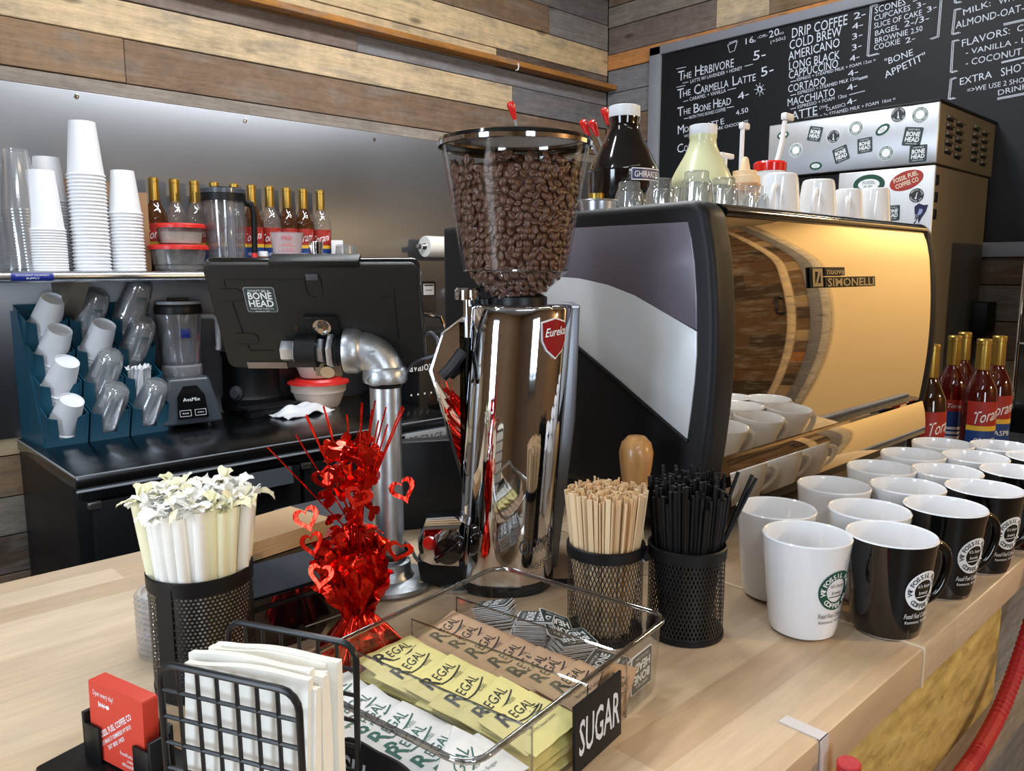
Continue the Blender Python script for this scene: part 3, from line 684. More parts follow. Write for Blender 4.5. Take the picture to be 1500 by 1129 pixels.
# teal stepped cup organiser: 3 columns x 4 steps of open bins
ORG = (.512, 2.385, WT); t = thing('cup_organizer', 'teal stepped plastic organiser holding cups and lids on the worktop', 'organizer', ORG, .06)
CW, RH, RD = .112, .085, .036
def bin_mb(c, r):
    x0 = c*CW; x1 = x0+CW-.006; m = MB(); y0 = r*RD; z0 = r*RH
    th = .003; lean = .22
    def sh(p): return (p[0], p[1]+(p[2]-z0)*-.0+0, p[2])
    # front with a U notch
    hgt = .088; d = .075
    w = x1-x0; n0, n1 = x0+w*.26, x0+w*.74
    poly = [(x0, 0), (x1, 0), (x1, hgt), (n1, hgt-.008), (n1-.006, .02), (n0+.006, .02), (n0, hgt-.008), (x0, hgt)]
    m.prism(poly, -th, 0, M=frame((0, y0, z0), (1, 0, 0), (0, -.28, 1)))
    for xx in (x0, x1-th): m.prism([(0, 0), (d, 0), (d, hgt+.04), (-.028, hgt)], xx, xx+th, M=Matrix(((0, 0, 1, 0), (1, 0, 0, y0), (0, 1, 0, z0), (0, 0, 0, 1))))
    m.box(x0, x1, y0, y0+d, z0-.001, z0+th)
    m.box(x0, x1, y0+d-th, y0+d, z0, z0+hgt+.04)
    return m
for c in range(3):
    for r in range(4): part('cup_bin', bin_mb(c, r), TEAL, t)
m = MB()
for xx in (-.004, 3*CW-.005): part('side_panel', MB().prism([(-.0, 0), (.20, 0), (.20, 3*RH+.11), (3*RD+.03, 3*RH+.11), (0, .02)], xx, xx+.004, M=Matrix(((0, 0, 1, 0), (1, 0, 0, 0), (0, 1, 0, 0), (0, 0, 0, 1)))), TEAL, t)
OM = T(*ORG) @ RZ(.06)
wc = cup_mesh(.042, .031, .10, 'paper_cup'); cc_ = MB().lathe([(0, .11), (.022, .11), (.032, .10), (.036, .085), (.044, .004), (.046, 0), (.043, 0), (.034, .083), (.03, .095), (0, .106)], 28).mesh('clear_cup', [CLEARCUP])
EMB = MB().grid(lambda u, v: (.037*math.cos(-PI/2+(u-.5)*.8), .037*math.sin(-PI/2+(u-.5)*.8), .045+.025*v), 6, 1).mesh('emblem', [GREEN_INK])
def in_bin(c, r, n, mesh, mat, name, lab, emb=False, tilt=.58, pitch=.012):
    for k in range(n):
        M_ = OM @ T(c*CW+CW*.47, r*RD+.052, r*RH+.024) @ RX(tilt) @ RY(.14) @ T(0, 0, k*pitch)
        o = part(name, mesh, mat); o.matrix_world = M_
        if k == n-1:
            tag(o, 'topmost '+lab, 'cup')
            if emb: part('emblem', EMB, GREEN_INK, o, 'dark green emblem')
        else: tag(o, 'lower '+lab, 'cup', 'nested: '+lab)
rows_ = ('lowest', 'second', 'third', 'top')
for r, n in ((0, 3), (1, 5), (2, 5), (3, 5)): in_bin(0, r, n, wc, WHITE_P, 'paper_cup', 'white paper cup in the organiser wall-end column, %s step' % rows_[r], tilt=.58)
in_bin(1, 0, 5, cc_, CLEARCUP, 'clear_plastic_cup', 'clear cup in the organiser middle column, lowest step'); in_bin(1, 1, 6, cc_, CLEARCUP, 'clear_plastic_cup', 'clear cup in the organiser middle column, second step')
in_bin(1, 2, 6, wc, WHITE_P, 'paper_cup', 'white paper cup in the organiser middle column, third step'); in_bin(1, 3, 6, cc_, CLEARCUP, 'clear_plastic_cup', 'clear emblem cup in the organiser middle column, top step', True)
in_bin(2, 0, 5, cc_, CLEARCUP, 'clear_plastic_cup', 'clear cup in the organiser blender-side column, lowest step'); in_bin(2, 2, 6, cc_, CLEARCUP, 'clear_plastic_cup', 'clear emblem cup in the organiser blender-side column, third step', True); in_bin(2, 3, 8, cc_, CLEARCUP, 'clear_plastic_cup', 'clear emblem cup in the organiser blender-side column, top step', True, pitch=.014)
# straws in the second step of that column
rs = random.Random(11)
for k in range(16):
    m = MB(); m.tube([(0, 0, 0), (0, 0, .10)], .005, 6)
    for q in range(4):
        a = rs.uniform(0, 6.28); l = rs.uniform(.008, .016); m.add([(0, 0, .098), (l*math.cos(a), l*math.sin(a), .104+rs.uniform(0, .008)), (l*math.cos(a+.9), l*math.sin(a+.9), .102), ], [(0, 1, 2)])
    o = part('wrapped_straw', m, WHITE_P); o.matrix_world = OM @ T(2*CW+CW*.47+rs.uniform(-.03, .03), RD+.012+rs.uniform(-.012, .02), RH+.012) @ RX(.30+rs.uniform(-.06, .06)) @ RY(rs.uniform(-.1, .1))
    tag(o, 'white wrapped straw bunched in the teal organiser', 'straw', 'wrapped straws in the teal organiser')

# blender on the worktop
p = PZ(277, 622, WT); t = thing('blender', 'grey blender with a clear square-handled jar on the steel worktop', 'blender', (p.x, p.y+.03, WT), face(p)+.25)
def taper(w0, d0, w1, d1, z0, z1, bev=.012):
    b = bmesh.new(); bmesh.ops.create_cube(b, size=1)
    for v in b.verts:
        tp = v.co.z > 0; v.co = (v.co.x*(w1 if tp else w0), v.co.y*(d1 if tp else d0), z1 if tp else z0)
    bmesh.ops.bevel(b, geom=list(b.edges), offset=bev, segments=3, affect='EDGES', profile=.5); return MB().bm(b)
part('motor_base', taper(.185, .19, .125, .14, .012, .155), SLATE, t)
m = MB()
for x in (-.06, .06):
    for y in (-.06, .06): m.lathe([(0, 0), (.014, 0), (.012, .014), (0, .014)], 12, T(x, y, 0))
part('foot', m, BLK, t)
fm = frame((0, -.0875, .08), (1, 0, 0), (0, .24, 1))
m = MB(); m.prism([(-.046, -.05), (.046, -.05), (.04, .02), (.02, .05), (-.02, .05), (-.04, .02)], 0, .003, M=fm, bev=.0); part('control_panel', m, BLK_G, t)
m = MB(); m.text('AvaMix', .016, fm @ T(0, .003, .0034), width=.05)
for x in (-.022, .022):
    for a, b in (((x-.016, -.042), (x+.016, -.042)), ((x-.016, -.024), (x+.016, -.024)), ((x-.016, -.042), (x-.016, -.024)), ((x+.016, -.042), (x+.016, -.024))): m.tube([fm @ Vector((*a, .0036)), fm @ Vector((*b, .0036))], .0006, 4)
    m.text('PULSE' if x < 0 else 'ON', .006, fm @ T(x, -.035, .0034), width=.018)
part('panel_printing', m, WHITE_INK, t, 'white panel print')
JAR = clear('blender_jar_plastic', (.78, .79, .81, 1), .9, .16, .06, .22, (.55, .55, .58, 1))
part('collar', MB().lathe([(.058, .155), (.060, .16), (.060, .185), (.056, .19)], 32), clear('collar_plastic', (.7, .71, .73, 1), .7, .2, .1, .4, (.55, .56, .58, 1)), t)
part('jar', MB().lathe([(0, .185), (.052, .185), (.056, .195), (.066, .315), (.068, .352), (.066, .352), (.054, .20), (0, .19)], 32), JAR, t)
part('lid', MB().lathe([(.069, .346), (.070, .362), (.066, .378), (.060, .384), (0, .384)], 32).box(-.03, .03, -.012, .012, .384, .394, .003), BLK, t)
part('lid_ring', MB().lathe([(.0665, .376), (.067, .384), (.060, .386)], 32), LGREY, t)
part('jar_handle', MB().tube([(.064, 0, .335), (.10, 0, .334), (.114, 0, .322), (.116, 0, .24), (.113, 0, .226)], .0085, 10), clear('jar_handle_plastic', (.7, .71, .74, 1), .9, .3, .1, .85, (.62, .64, .68, 1)), t)
m = MB(); m.box(-.013, .013, -.0645, -.0625, .275, .303, .001); part('badge', m, BLUE, t, 'small blue badge')

# black soup kettle
p = PZ(374, 600, WT); t = thing('soup_kettle', 'round black soup kettle with a dial beside the blender', 'kettle', (p.x, p.y+.03, WT), face(p)); t.scale = (.86, .86, .95)
part('pot', MB().lathe([(0, .0), (.112, .0), (.122, .012), (.124, .05), (.115, .065), (.113, .20), (.118, .21), (.118, .218), (0, .225)], 40), BLK, t)
part('dial', MB().lathe([(.026, 0), (.026, .006), (.019, .008), (.016, .02), (0, .021)], 24, T(-.052, -.110, .075) @ RX(PI/2) @ RY(-.45)), DGREY, t)
m = MB(); m.tube([(.03, -.10, .20), (.06, -.13, .195), (.09, -.13, .18), (.10, -.12, .17)], .006, 8); part('lid_hinge', m, STEEL_DARK, t)
p = PZ(400, 606, WT); single('black_tray', MB().box(-.10, .085, -.03, .03, 0, .028, .004).box(-.11, .09, -.035, .035, .026, .034, .003), BLK_M, 'flat black lidded tray on the worktop before the white cloth', 'tray', p, (0, 0, .1))
# crumpled cloth
m = MB(); rc = random.Random(5)
def clo(u, v):
    x = (u-.5)*.20; y = (v-.5)*.10; r = math.hypot(x/.10, y/.05); hgt = max(0, 1-r*r*.7)*.042
    return (x, y, .002+hgt*(.62+.38*math.sin(u*9+v*6)*math.cos(v*7-u*3))+.005*math.sin(u*14+v*8))
m.grid(clo, 40, 24); m.grid(lambda u, v: tuple(Vector(clo(1-u, v))-Vector((0, 0, .002))), 40, 24)
p = PZ(443, 606, WT); single('cleaning_cloth', m, WHITE, 'crumpled white cleaning cloth by the bowls on the steel worktop', 'cloth', p, (0, 0, .2), sharp=60)
# bowls with red lids
BOWL = pbr('cream_plastic_bowl', C(206, 190, 178), .4, var=.04)
p = PZ(474, 596, WT)
for k, (zz, rr, hh, lab) in enumerate(((0, .098, .088, 'large cream mixing bowl with a red lid on the worktop'), (.106, .084, .075, 'smaller cream bowl with a red lid stacked on the large bowl'))):
    t = thing('mixing_bowl', lab, 'bowl', (p.x, p.y+.03, WT+zz))
    part('bowl', MB().lathe([(0, 0), (rr*.68, 0), (rr*.74, .006), (rr*.92, hh*.6), (rr*.97, hh*.63), (rr, hh), (rr*.98, hh), (rr*.9, hh*.6), (0, .01)], 40), BOWL, t)
    part('lid', MB().lathe([(0, hh+.014), (rr*.8, hh+.014), (rr*.86, hh+.006), (rr*1.08, hh+.004), (rr*1.10, hh-.003), (rr*1.02, hh-.004), (rr*.97, hh+.001), (0, hh+.002)], 40), RED_P, t, 'red lid')
# ---------------------------------------------------------------- bar counter
t = thing('bar_counter', 'pale butcher block bar counter in the foreground with plank and particle board front', 'counter', (0, 0, 0))
part('worktop', MB().box(-1.1, .820, .258, 1.10, -.042, -.0006, .003), BUTCHER, t)
part('worktop', MB().box(.8225, 1.70, .258, 1.10, -.042, 0, .003), BUTCHER, t)
part('seam_highlight', MB().box(.8195, .823, .257, 1.10, -.044, .0004, .0), pbr('seam_highlight_tint', C(226, 206, 176), .6), t, 'painted edge highlight along the worktop seam')  # edge highlight of the right slab, put into the colour of a thin strip
part('side_shelf', MB().box(1.702, 2.42, .258, 1.10, -.075, -.055, .003), BLK_M, t, 'dark lower shelf beyond the espresso machine')
part('cabinet', MB().box(-1.08, 2.40, .29, 1.06, FLOOR, -.0755), pbr('cabinet_dark', C(60, 54, 48), .7), t)
m = MB(); zz = -.045; i = 0
while zz > FLOOR+.01:
    z0 = max(zz-.13, FLOOR); cut = -.2+.9*((i*3) % 4)/2
    for a, b, q in ((-1.08, cut, 1), (cut, 2.40, 0)): m.box(a+.001, b-.001, .272, .29, z0+.001, zz-.001, .001, col=COLS[('grey', 'wgrey', 'grey2', 'brown', 'wgrey', 'dark')[(i+q*2) % 6]], seg=1)
    zz = z0; i += 1
part('front_planks', m, PLANK_X, t)
part('front_board', MB().box(-1.08, 1.112, .262, .2715, -.176, -.0425, .0015), OSB, t, 'yellow particle board strip')
part('tape_strip', MB().box(.590, .603, .2565, .294, -.0004, .0006).box(.590, .603, .2562, .2575, -.10, .0006), pbr('pale_tape', C(206, 198, 196), .35), t, 'pale strip of tape folded over the edge')
m = MB(); RP = [Vector((x, .236, z)) for x, z in ((.5965, -.012), (.602, -.05), (.64, -.115), (.72, -.155), (.81, -.170), (.915, -.170), (.961, -.167), (1.026, -.152), (1.077, -.127), (1.117, -.096), (1.16, -.055), (1.20, -.01), (1.215, .03))]
def smooth(P, n=6):
    P = [Vector(p) for p in P]; out = []
    for i in range(len(P)-1):
        p0, p1, p2, p3 = P[max(i-1, 0)], P[i], P[i+1], P[min(i+2, len(P)-1)]
        for k in range(n):
            u = k/n; out.append(.5*((2*p1)+(p2-p0)*u+(2*p0-5*p1+4*p2-p3)*u*u+(3*p1-p0-3*p2+p3)*u**3))
    return out+[P[-1]]
pts = smooth(RP, 14)
m.tube(pts, [.0085+.0013*(k % 2) for k in range(len(pts))], 10)
rp = single('stanchion_rope', m, ROPE, 'red braided rope hanging in front of the bar counter at the frame edge', 'rope')

# flat black slab on the staff edge of the bar
single('black_slab', MB().box(-.15, .12, -.085, .085, 0, .018, .004), pbr('slab_black', C(48, 50, 56), .5), 'flat dark slab lying on the staff edge of the bar behind the red centrepiece', 'tray', (.68, 1.01, 0))
p = (.70, .905, 0)
single('menu_holder', MB().box(-.075, .075, -.012, .012, 0, .135, .004, M=RX(.06)), BLK_M, 'upright black board between the pipe stand and the grinder', 'board', p, (0, 0, -.5))

# receipt printer box and kraft bags on top of it
t = thing('receipt_printer', 'glossy black receipt printer behind the straw holder, paper bags on top', 'printer', (.372, .705, 0))
m = MB(); m.prism([(0, 0), (.145, 0), (.145, .0795), (.042, .0795), (0, .0575)], -.075, .085, bev=.003, M=Matrix(((0, 0, 1, 0), (1, 0, 0, 0), (0, 1, 0, 0), (0, 0, 0, 1)))); part('body', m, BLK_G, t)
part('slot_strip', MB().box(-.07, .08, -.002, .001, .046, .051, .001), BLK_M, t); part('cover', MB().prism([(-.072, .003), (.082, .003), (.082, .045), (-.072, .045)], .0006, .0022, M=frame((0, 0, .0575), (1, 0, 0), (0, .042, .022))), pbr('printer_cover', C(92, 98, 108), .16, .4), t, 'grey reflective cover flap')
part('front_label', MB().box(.0, .055, -.0006, .0, .014, .0152), LGREY, t)
for k in range(9):
    o = single('kraft_bag', MB().box(-.062+rs.uniform(-.001, .001), .062+rs.uniform(-.001, .001), -.038, .038, 0, .0019), KRAFT, 'folded kraft paper bag in the pile on the black printer' if k < 8 else 'topmost tan kraft paper bag on the black printer', 'paper bag', (.378, .795+.0004*k, .0806+k*.0021), (0, 0, .14+rs.uniform(-.02, .02)), 'kraft bags on the printer' if k < 8 else None)

# pipe stand
t = thing('pipe_stand', 'galvanised steel pipe stand with an elbow on a round flange', 'stand', (.521, .769, 0))
m = MB(); m.lathe([(0, 0), (.052, 0), (.0535, .003), (.0525, .007), (.030, .011), (.0265, .016), (.0255, .030), (.0205, .031), (.0205, .02)], 40); part('flange', m, GALV_R, t)
m = MB()
for k in range(4): m.lathe([(.006, .0076), (.0045, .0098), (0, .0100)], 14, RZ(.5+k*PI/2) @ T(.042, 0, 0))
part('screw', m, STEEL_DARK, t)
part('pole', MB().lathe([(.0185, .02), (.0185, .243), (.012, .243)], 36), GALV, t)
part('thread', MB().lathe([(.0178, .243), (.0190, .245), (.0178, .247), (.0190, .249), (.0178, .25), (.0178, .26)], 32), BLK_M, t)
# elbow: leaves towards the tablet
LD = Vector((-CR.x, -CR.y, 0)).normalized()
FWD = Vector((CF.x, CF.y, 0)).normalized()
m = MB(); path = []; rr = []
zc, rad = .256, .030
for k in range(11):
    a = PI/2*k/10; c_ = LD*rad*(1-math.cos(a)); path.append((c_.x, c_.y, zc+rad*math.sin(a))); rr.append(.0225 if 0 < k < 10 else .0225)
m.tube(path, rr, 28)
m.lathe([(.018, .249), (.0250, .249), (.0260, .252), (.0260, .262), (.0242, .266), (.0222, .268)], 32)
e = Vector(path[-1]); FR = frame(e, Vector((0, 0, 1)).cross(LD), (0, 0, 1)); 
FR = Matrix.Translation(e) @ Vector((0, 0, 1)).rotation_difference(LD).to_matrix().to_4x4()
m.lathe([(.0225, -.004), (.0245, -.002), (.0265, .002), (.0265, .013), (.0255, .016), (.015, .016)], 32, FR)
elb = part('elbow', m, GALV_R, t)
m = MB(); m.text('G', .016, frame(Vector((.0, 0, zc+.022))+LD*.012-FWD*.0235, -LD, (0, 0, 1)), 0, ext=.0006); m.tube([Vector((0, 0, zc-.002))+LD*(.008+.011*math.cos(a))-FWD*.0228+Vector((0, 0, 1))*.006*math.sin(a) for a in [k*PI/8 for k in range(16)]], .0008, 6, True)
part('cast_mark', m, GALV_R, elb)
m = MB(); m.lathe([(.0165, .014), (.018, .016), (.0165, .018), (.018, .020), (.0165, .022), (.018, .024), (.0165, .026), (.0165, .028)], 28, FR); part('nipple', m, BLK_M, t)
def hexa(r, h0, h1, M, bev=.001): return MB().prism([(r*math.cos(k*PI/3), r*math.sin(k*PI/3)) for k in range(6)], h0, h1, bev, M)
part('lock_nut', hexa(.021, .028, .035, FR), GALV, t); part('lock_nut', hexa(.015, .040, .048, FR), GALV, t)
part('axle', MB().lathe([(.009, .03), (.009, .052), (0, .052)], 20, FR), BLK, t)
part('clamp', MB().lathe([(.0, .048), (.0195, .048), (.0195, .072), (.0, .072)], 24, FR), BLK_M, t)
part('end_bolt', hexa(.0125, .072, .090, FR).lathe([(.015, .071), (.015, .074), (0, .074)], 20, FR), GALV, t)
part('cable_tie', MB().lathe([(.0192, .034), (.0202, .036), (.0202, .040), (.0192, .042)], 32).box(.018, .027, -.003, .003, .034, .043, .001), BLK, t)
# tablet on the stand, seen from behind
tc_ = PD(468, 464, .91)
tilt = .52
nb = (-FWD*math.cos(tilt)-Vector((0, 0, 1))*math.sin(tilt)).normalized()   # the back looks at the camera and down
xr = -LD; yu = nb.cross(xr)
TM = frame(tc_, xr, yu)
if TM.to_3x3().col[2].dot(nb) < 0: TM = frame(tc_, -xr, yu)
t = thing('tablet', 'black tablet in a locking case seen from behind on the pipe stand', 'tablet', (0, 0, 0)); t.matrix_world = TM
tw, th_ = .119, .071
def rrect(w, h, r, n=6): return [(sx*(w-r)+r*math.cos(a0+k*PI/2/n), sy*(h-r)+r*math.sin(a0+k*PI/2/n)) for sx, sy, a0 in ((1, 1, 0), (-1, 1, PI/2), (-1, -1, PI), (1, -1, 1.5*PI)) for k in range(n+1)]
cb_ = part('case_back', MB().prism(rrect(tw, th_, .010), -.004, .004, .002), BLK_T, t)
part('bezel', MB().prism(rrect(tw+.001, th_+.001, .010), -.012, -.0045, .002), BLK_G, t, 'glossy tablet edge')
part('screen', MB().prism(rrect(tw-.006, th_-.006, .004), -.0125, -.0118), BLK_G, t)
part('top_clip', MB().box(-.045, .055, th_-.004, th_+.005, -.013, .0055, .002), BLK, t)
def groove(pts): part('molded_line', MB().tube([(x, y, .0042) for x, y in pts], .0007, 5), BLK_M, cb_)
arc = lambda cx, cy, r, a0, a1: [(cx+r*math.cos(a0+(a1-a0)*k/8), cy+r*math.sin(a0+(a1-a0)*k/8)) for k in range(9)]
groove([(-.098, .04), (-.098, .052), (.0, .052)]); groove([(-.105, .04)]+arc(-.088, .032, .008, PI/2, -PI/2)+[(-.105, .024)]); groove([(-.095, .024), (-.092, -.02)])
groove([(-.10, -.02)]+arc(-.083, -.028, .008, PI/2, -PI/2)+[(-.10, -.036)]); groove([(-.09, -.036), (-.088, -.045), (-.06, -.045)]); groove([(-.008, .055), (-.008, .04)]+arc(.001, .038, .009, PI, 2*PI)+[(.010, .055)])
groove([(.09, .03), (.09, -.03)]); groove(arc(.082, .038, .009, -2.2, 1.2))
part('strap_slot', MB().box(-.006, .008, .052, .060, .004, .0065, .001), DGREY, t)
part('window_cutout', MB().box(-.096, -.048, -.071, -.062, .0042, .0052, .0005), pbr('case_cutout_brown', C(120, 104, 94), .4), t, 'brownish cut-out at the lower edge')
part('screw_hole', MB().lathe([(0, 0), (.0035, 0), (.0035, .0006), (0, .0006)], 16, T(-.028, -.012, .004)), BLK_G, t)
m = MB(); m.prism(rrect(.0175, .0165, .003), .0041, .0047, M=T(-.062, .026, 0), mi=0); m.prism(rrect(.0168, .0158, .0028), .0047, .0049, M=T(-.062, .026, 0), mi=1)
for tx, y, sz, w in (("DON'T BE A", .0365, .0042, .024), ('BONE', .0272, .0125, .027), ('HEAD', .0172, .0125, .028), ('Fossil Fuel Coffee Co', .0135, .003, .026), ('Kemmerer, WY', .0102, .0024, .016)): m.text(tx, sz, T(-.062, y, .0052), 2, width=w, bold=.02 if sz > .01 else 0)
part('sticker', m, [LGREY, TEALGREY, WHITE_INK], t, 'square slate-green sticker with white lettering')
m = MB(); m.prism(rrect(.020, .024, .003), .004, .007, M=T(.003, -.018, 0), bev=.001); m.box(-.016, .022, .003, .007, .005, .012, .001); part('mount_plate', m, BLK, t)
m = MB(); m.lathe([(.0075, .007), (.0075, .013), (.004, .016), (0, .016)], 6, T(.003, -.009, 0)); m.lathe([(.0105, .007), (.0105, .0085), (0, .0085)], 20, T(.003, -.009, 0)); part('bolt', m, CHROME, t)
part('bracket', MB().box(-.014, .020, -.068, -.026, .006, .016, .002), BLK, t)
m = MB(); m.lathe([(.0, .0), (.0085, 0), (.0085, .006), (0, .006)], 24, T(.004, -.064, .016)); part('lock', m, CHROME, t, 'round steel key lock'); part('lock_plate', MB().box(-.012, .02, -.074, -.055, .012, .0165, .001), STEEL_DARK, t)
# cable from the tablet down to the pole
a = TM @ Vector((tw, -.03, -.004)); P0 = Vector((.521, .769, 0)); bk = FWD*.0245; rt_ = -LD
pts = [a, a+rt_*.008+Vector((0, 0, .004)), a+rt_*.016+Vector((0, 0, -.006)), a+rt_*.014+Vector((0, 0, -.022)), P0+bk+rt_*.030+Vector((0, 0, .268)), P0+bk+rt_*.012+Vector((0, 0, .235)), P0+bk+Vector((0, 0, .18)), P0+bk+Vector((0, 0, .07)), P0+FWD*.012+rt_*.024+Vector((0, 0, .042)), P0+rt_*.034+Vector((0, 0, .030)), P0+rt_*.058+Vector((0, 0, .006)), P0+rt_*.085-FWD*.01+Vector((0, 0, .004)), Vector((.655, .668, .004))]
def smooth(P, n=6):
    P = [Vector(p) for p in P]; out = []
    for i in range(len(P)-1):
        p0, p1, p2, p3 = P[max(i-1, 0)], P[i], P[i+1], P[min(i+2, len(P)-1)]
        for k in range(n):
            u = k/n; out.append(.5*((2*p1)+(p2-p0)*u+(2*p0-5*p1+4*p2-p3)*u*u+(3*p1-p0-3*p2+p3)*u**3))
    return out+[P[-1]]
single('charging_cable', MB().tube(smooth(pts), .0022, 8), DGREY, 'grey charging cable running from the tablet down the pipe to the counter', 'cable')
# ---------------------------------------------------------------- coffee grinder
# local frame: x to the right of the photo, y away from the camera, z up
GP = Vector((.642, .688, 0)); GA = math.atan2(CR.y, CR.x)
t = thing('coffee_grinder', 'tall chrome coffee grinder with a clear bean hopper beside the pipe stand', 'grinder', GP, GA)
def oval(z, a, b, cx, cy, n=56, p=2.5):
    r = []
    for k in range(n):
        th = 2*PI*k/n; c, s = math.cos(th), math.sin(th)
        r.append((cx+a*math.copysign(abs(c)**(2/p), c), cy+b*math.copysign(abs(s)**(2/p), s), z))
    return r
def loft(m, rings, mi=0, cap=True):
    n = len(rings[0]); vs = [v for r in rings for v in r]
    fs = [(i*n+k, i*n+(k+1) % n, (i+1)*n+(k+1) % n, (i+1)*n+k) for i in range(len(rings)-1) for k in range(n)]
    if cap: fs += [tuple(range(n))[::-1], tuple((len(rings)-1)*n+k for k in range(n))]
    m.add(vs, fs, None, mi)
m = MB(); rings = []
for k in range(13):
    u = k/12; z = .012+.323*u
    rings.append(oval(z, .060+.001*u, .072-.004*u, -.004+.022*u, .006))
rings.append(oval(.3385, .0585, .066, .0185, .006)); rings.append(oval(.340, .055, .062, .0185, .006))
loft(m, rings); part('chrome_body', m, CHROME, t, 'mirror-polished body', 40)
m = MB(); loft(m, [oval(0, .0615, .074, -.004, .006), oval(.012, .0615, .074, -.004, .006)]); part('base', m, BLK, t)
# grey rear housing on the right
m = MB(); m.prism([(.0, .338), (.10, .338), (.096, .20), (.075, .012), (.02, .012)], -.03, .10, .008, M=Matrix(((1, 0, 0, -.013), (0, 0, 1, .02), (0, 1, 0, 0), (0, 0, 0, 1)))); part('rear_housing', m, pbr('housing_grey', C(112, 116, 124), .35, .6), t, 'grey rear housing')
part('hopper_collar', MB().lathe([(.030, .336), (.034, .340), (.034, .348), (.026, .352)], 36, T(.014, 0, 0)).box(-.036, -.008, -.006, .03, .345, .360, .004), BLK, t)
m = MB(); HX = .010
prof = [(.026, .343), (.029, .346), (.056, .373), (.0615, .378), (.0865, .520), (.0875, .523)]
m.lathe([(r, z) for r, z in prof], 64, T(HX, 0, 0)); hp = part('hopper', m, HOPPER, t, 'clear tapered bean hopper')
part('hopper_seam', MB().lathe([(.0615, .3775), (.0624, .3785), (.0620, .380)], 64, T(HX, 0, 0)), CLEAR_E, hp)
part('hopper_lid', MB().lathe([(0, .530), (.083, .530), (.0885, .528), (.0895, .5245), (.0885, .522), (.086, .5225), (.082, .526), (0, .526)], 64, T(HX, 0, 0)), BLK_G, t)
part('hopper_rim', MB().lathe([(.0875, .5185), (.0898, .519), (.0901, .5235), (.088, .5245)], 64, T(HX, 0, 0)), CHROME, hp)
# shield badge
bd = [(-.0135, .014), (0, .018), (.0135, .014), (.013, -.004), (.009, -.013), (0, -.021), (-.009, -.013), (-.013, -.004)]
def onbody(x, y, z=0): # wrap onto the front of the oval at the right
    a = math.radians(-57)+x*1.3/.072; c, s = math.cos(a), math.sin(a); q = 2/2.5
    return (.0160+(.0612+z)*math.copysign(abs(c)**q, c), .006-(.0682+z)*abs(s)**q if s < 0 else (.0682+z)*abs(s)**q, .305+y)
m = MB()
def badge(scale, lift, mi):
    n = len(bd); pts = []
    for i in range(n):
        for k in range(4):
            u = k/4; pts.append(((bd[i][0]*(1-u)+bd[(i+1) % n][0]*u)*scale, (bd[i][1]*(1-u)+bd[(i+1) % n][1]*u)*scale))
    vs = [onbody(0, 0, lift)]+[onbody(x, y, lift) for x, y in pts]; k = len(pts)
    m.add(vs, [(0, 1+(i+1) % k, 1+i) for i in range(k)], None, mi)
badge(1.22, .0018, 1); badge(1.12, .0026, 0)
m.text('Eureka', .0135, None, 1, fn=lambda x, y, z: onbody(x, y+.0015+.12*x, .0033), width=.026, shear=.3, bold=.01)
part('badge', m, [pbr('badge_red', C(140, 24, 30), .25), WHITE_INK], t, 'red shield badge with white script', 60)
def onlow(x, y, z=0):
    a = math.radians(-52)+x/.075; c, s = math.cos(a), math.sin(a); q = 2/2.5
    return (.0+(.0606+z)*c**q, .006-(.0718+z)*abs(s)**q, y)
m = MB(); m.text('OLYMPUS', .024, None, 0, fn=lambda x, y, z: onlow(x, y+.052, .0008), width=.075, align='CENTER'); m.text('HIGH SPEED', .011, None, 0, fn=lambda x, y, z: onlow(x, y+.032, .0008), width=.05)
part('engraving', m, DGREY, t, 'dark engraved lettering', 60)
# dosing side on the left: chute, fork, knob, control pod
m = MB(); m.prism([(-.052, .325), (-.078, .306), (-.094, .262), (-.074, .190), (-.056, .125), (-.05, .125), (-.05, .325)], -.036, .03, .006, M=Matrix(((1, 0, 0, 0), (0, 0, 1, .02), (0, 1, 0, 0), (0, 0, 0, 1)))); part('chute', m, CHROME, t)
part('chute_handle', MB().tube([(-.052, -.022, .285), (-.066, -.03, .266), (-.076, -.032, .256)], .007, 10), BLK, t)
m = MB(); m.lathe([(.012, .345), (.0165, .345), (.017, .349), (.0165, .356), (.014, .359), (0, .359)], 24, T(-.046, .0, 0)); m.lathe([(.006, .30), (.0065, .345), (.0115, .3455)], 16, T(-.046, .0, 0)); part('adjust_knob', m, CHROME, t)
part('knob_stem', MB().lathe([(.0, .33), (.009, .33), (.010, .358), (0, .358)], 18, T(-.026, .006, 0)), BLK, t)
m = MB(); m.prism([(-.055, .080), (-.099, .078), (-.107, .060), (-.104, .036), (-.09, .030), (-.055, .028)], -.045, .03, .008, M=Matrix(((1, 0, 0, 0), (0, 0, 1, -.004), (0, 1, 0, 0), (0, 0, 0, 1)))); pod = part('control_pod', m, CHROME, t)
m = MB(); m.prism([(-.108, .036), (-.104, .010), (-.06, .0), (-.05, .0), (-.05, .036)], -.04, .02, .004, M=Matrix(((1, 0, 0, 0), (0, 0, 1, -.004), (0, 1, 0, 0), (0, 0, 0, 1)))); part('pod_base', m, BLK, t)
KM = T(-.068, -.050, .058) @ RX(PI/2)
part('timer_knob', MB().lathe([(.0185, 0), (.0185, .012), (.016, .022), (0, .023)], 28, KM).box(-.018, .018, -.004, .004, .02, .028, .002, M=KM @ RZ(.6)), BLK_G, pod, 'black timer knob')
part('start_button', MB().lathe([(.0075, 0), (.0075, .006), (0, .008)], 8, T(-.092, -.050, .062) @ RX(PI/2)), RED_G, pod, 'red button')
part('foot', MB().lathe([(.022, 0), (.022, .004), (.010, .007), (.006, .02), (0, .02)], 24, T(-.058, -.035, 0)), GALV, t)
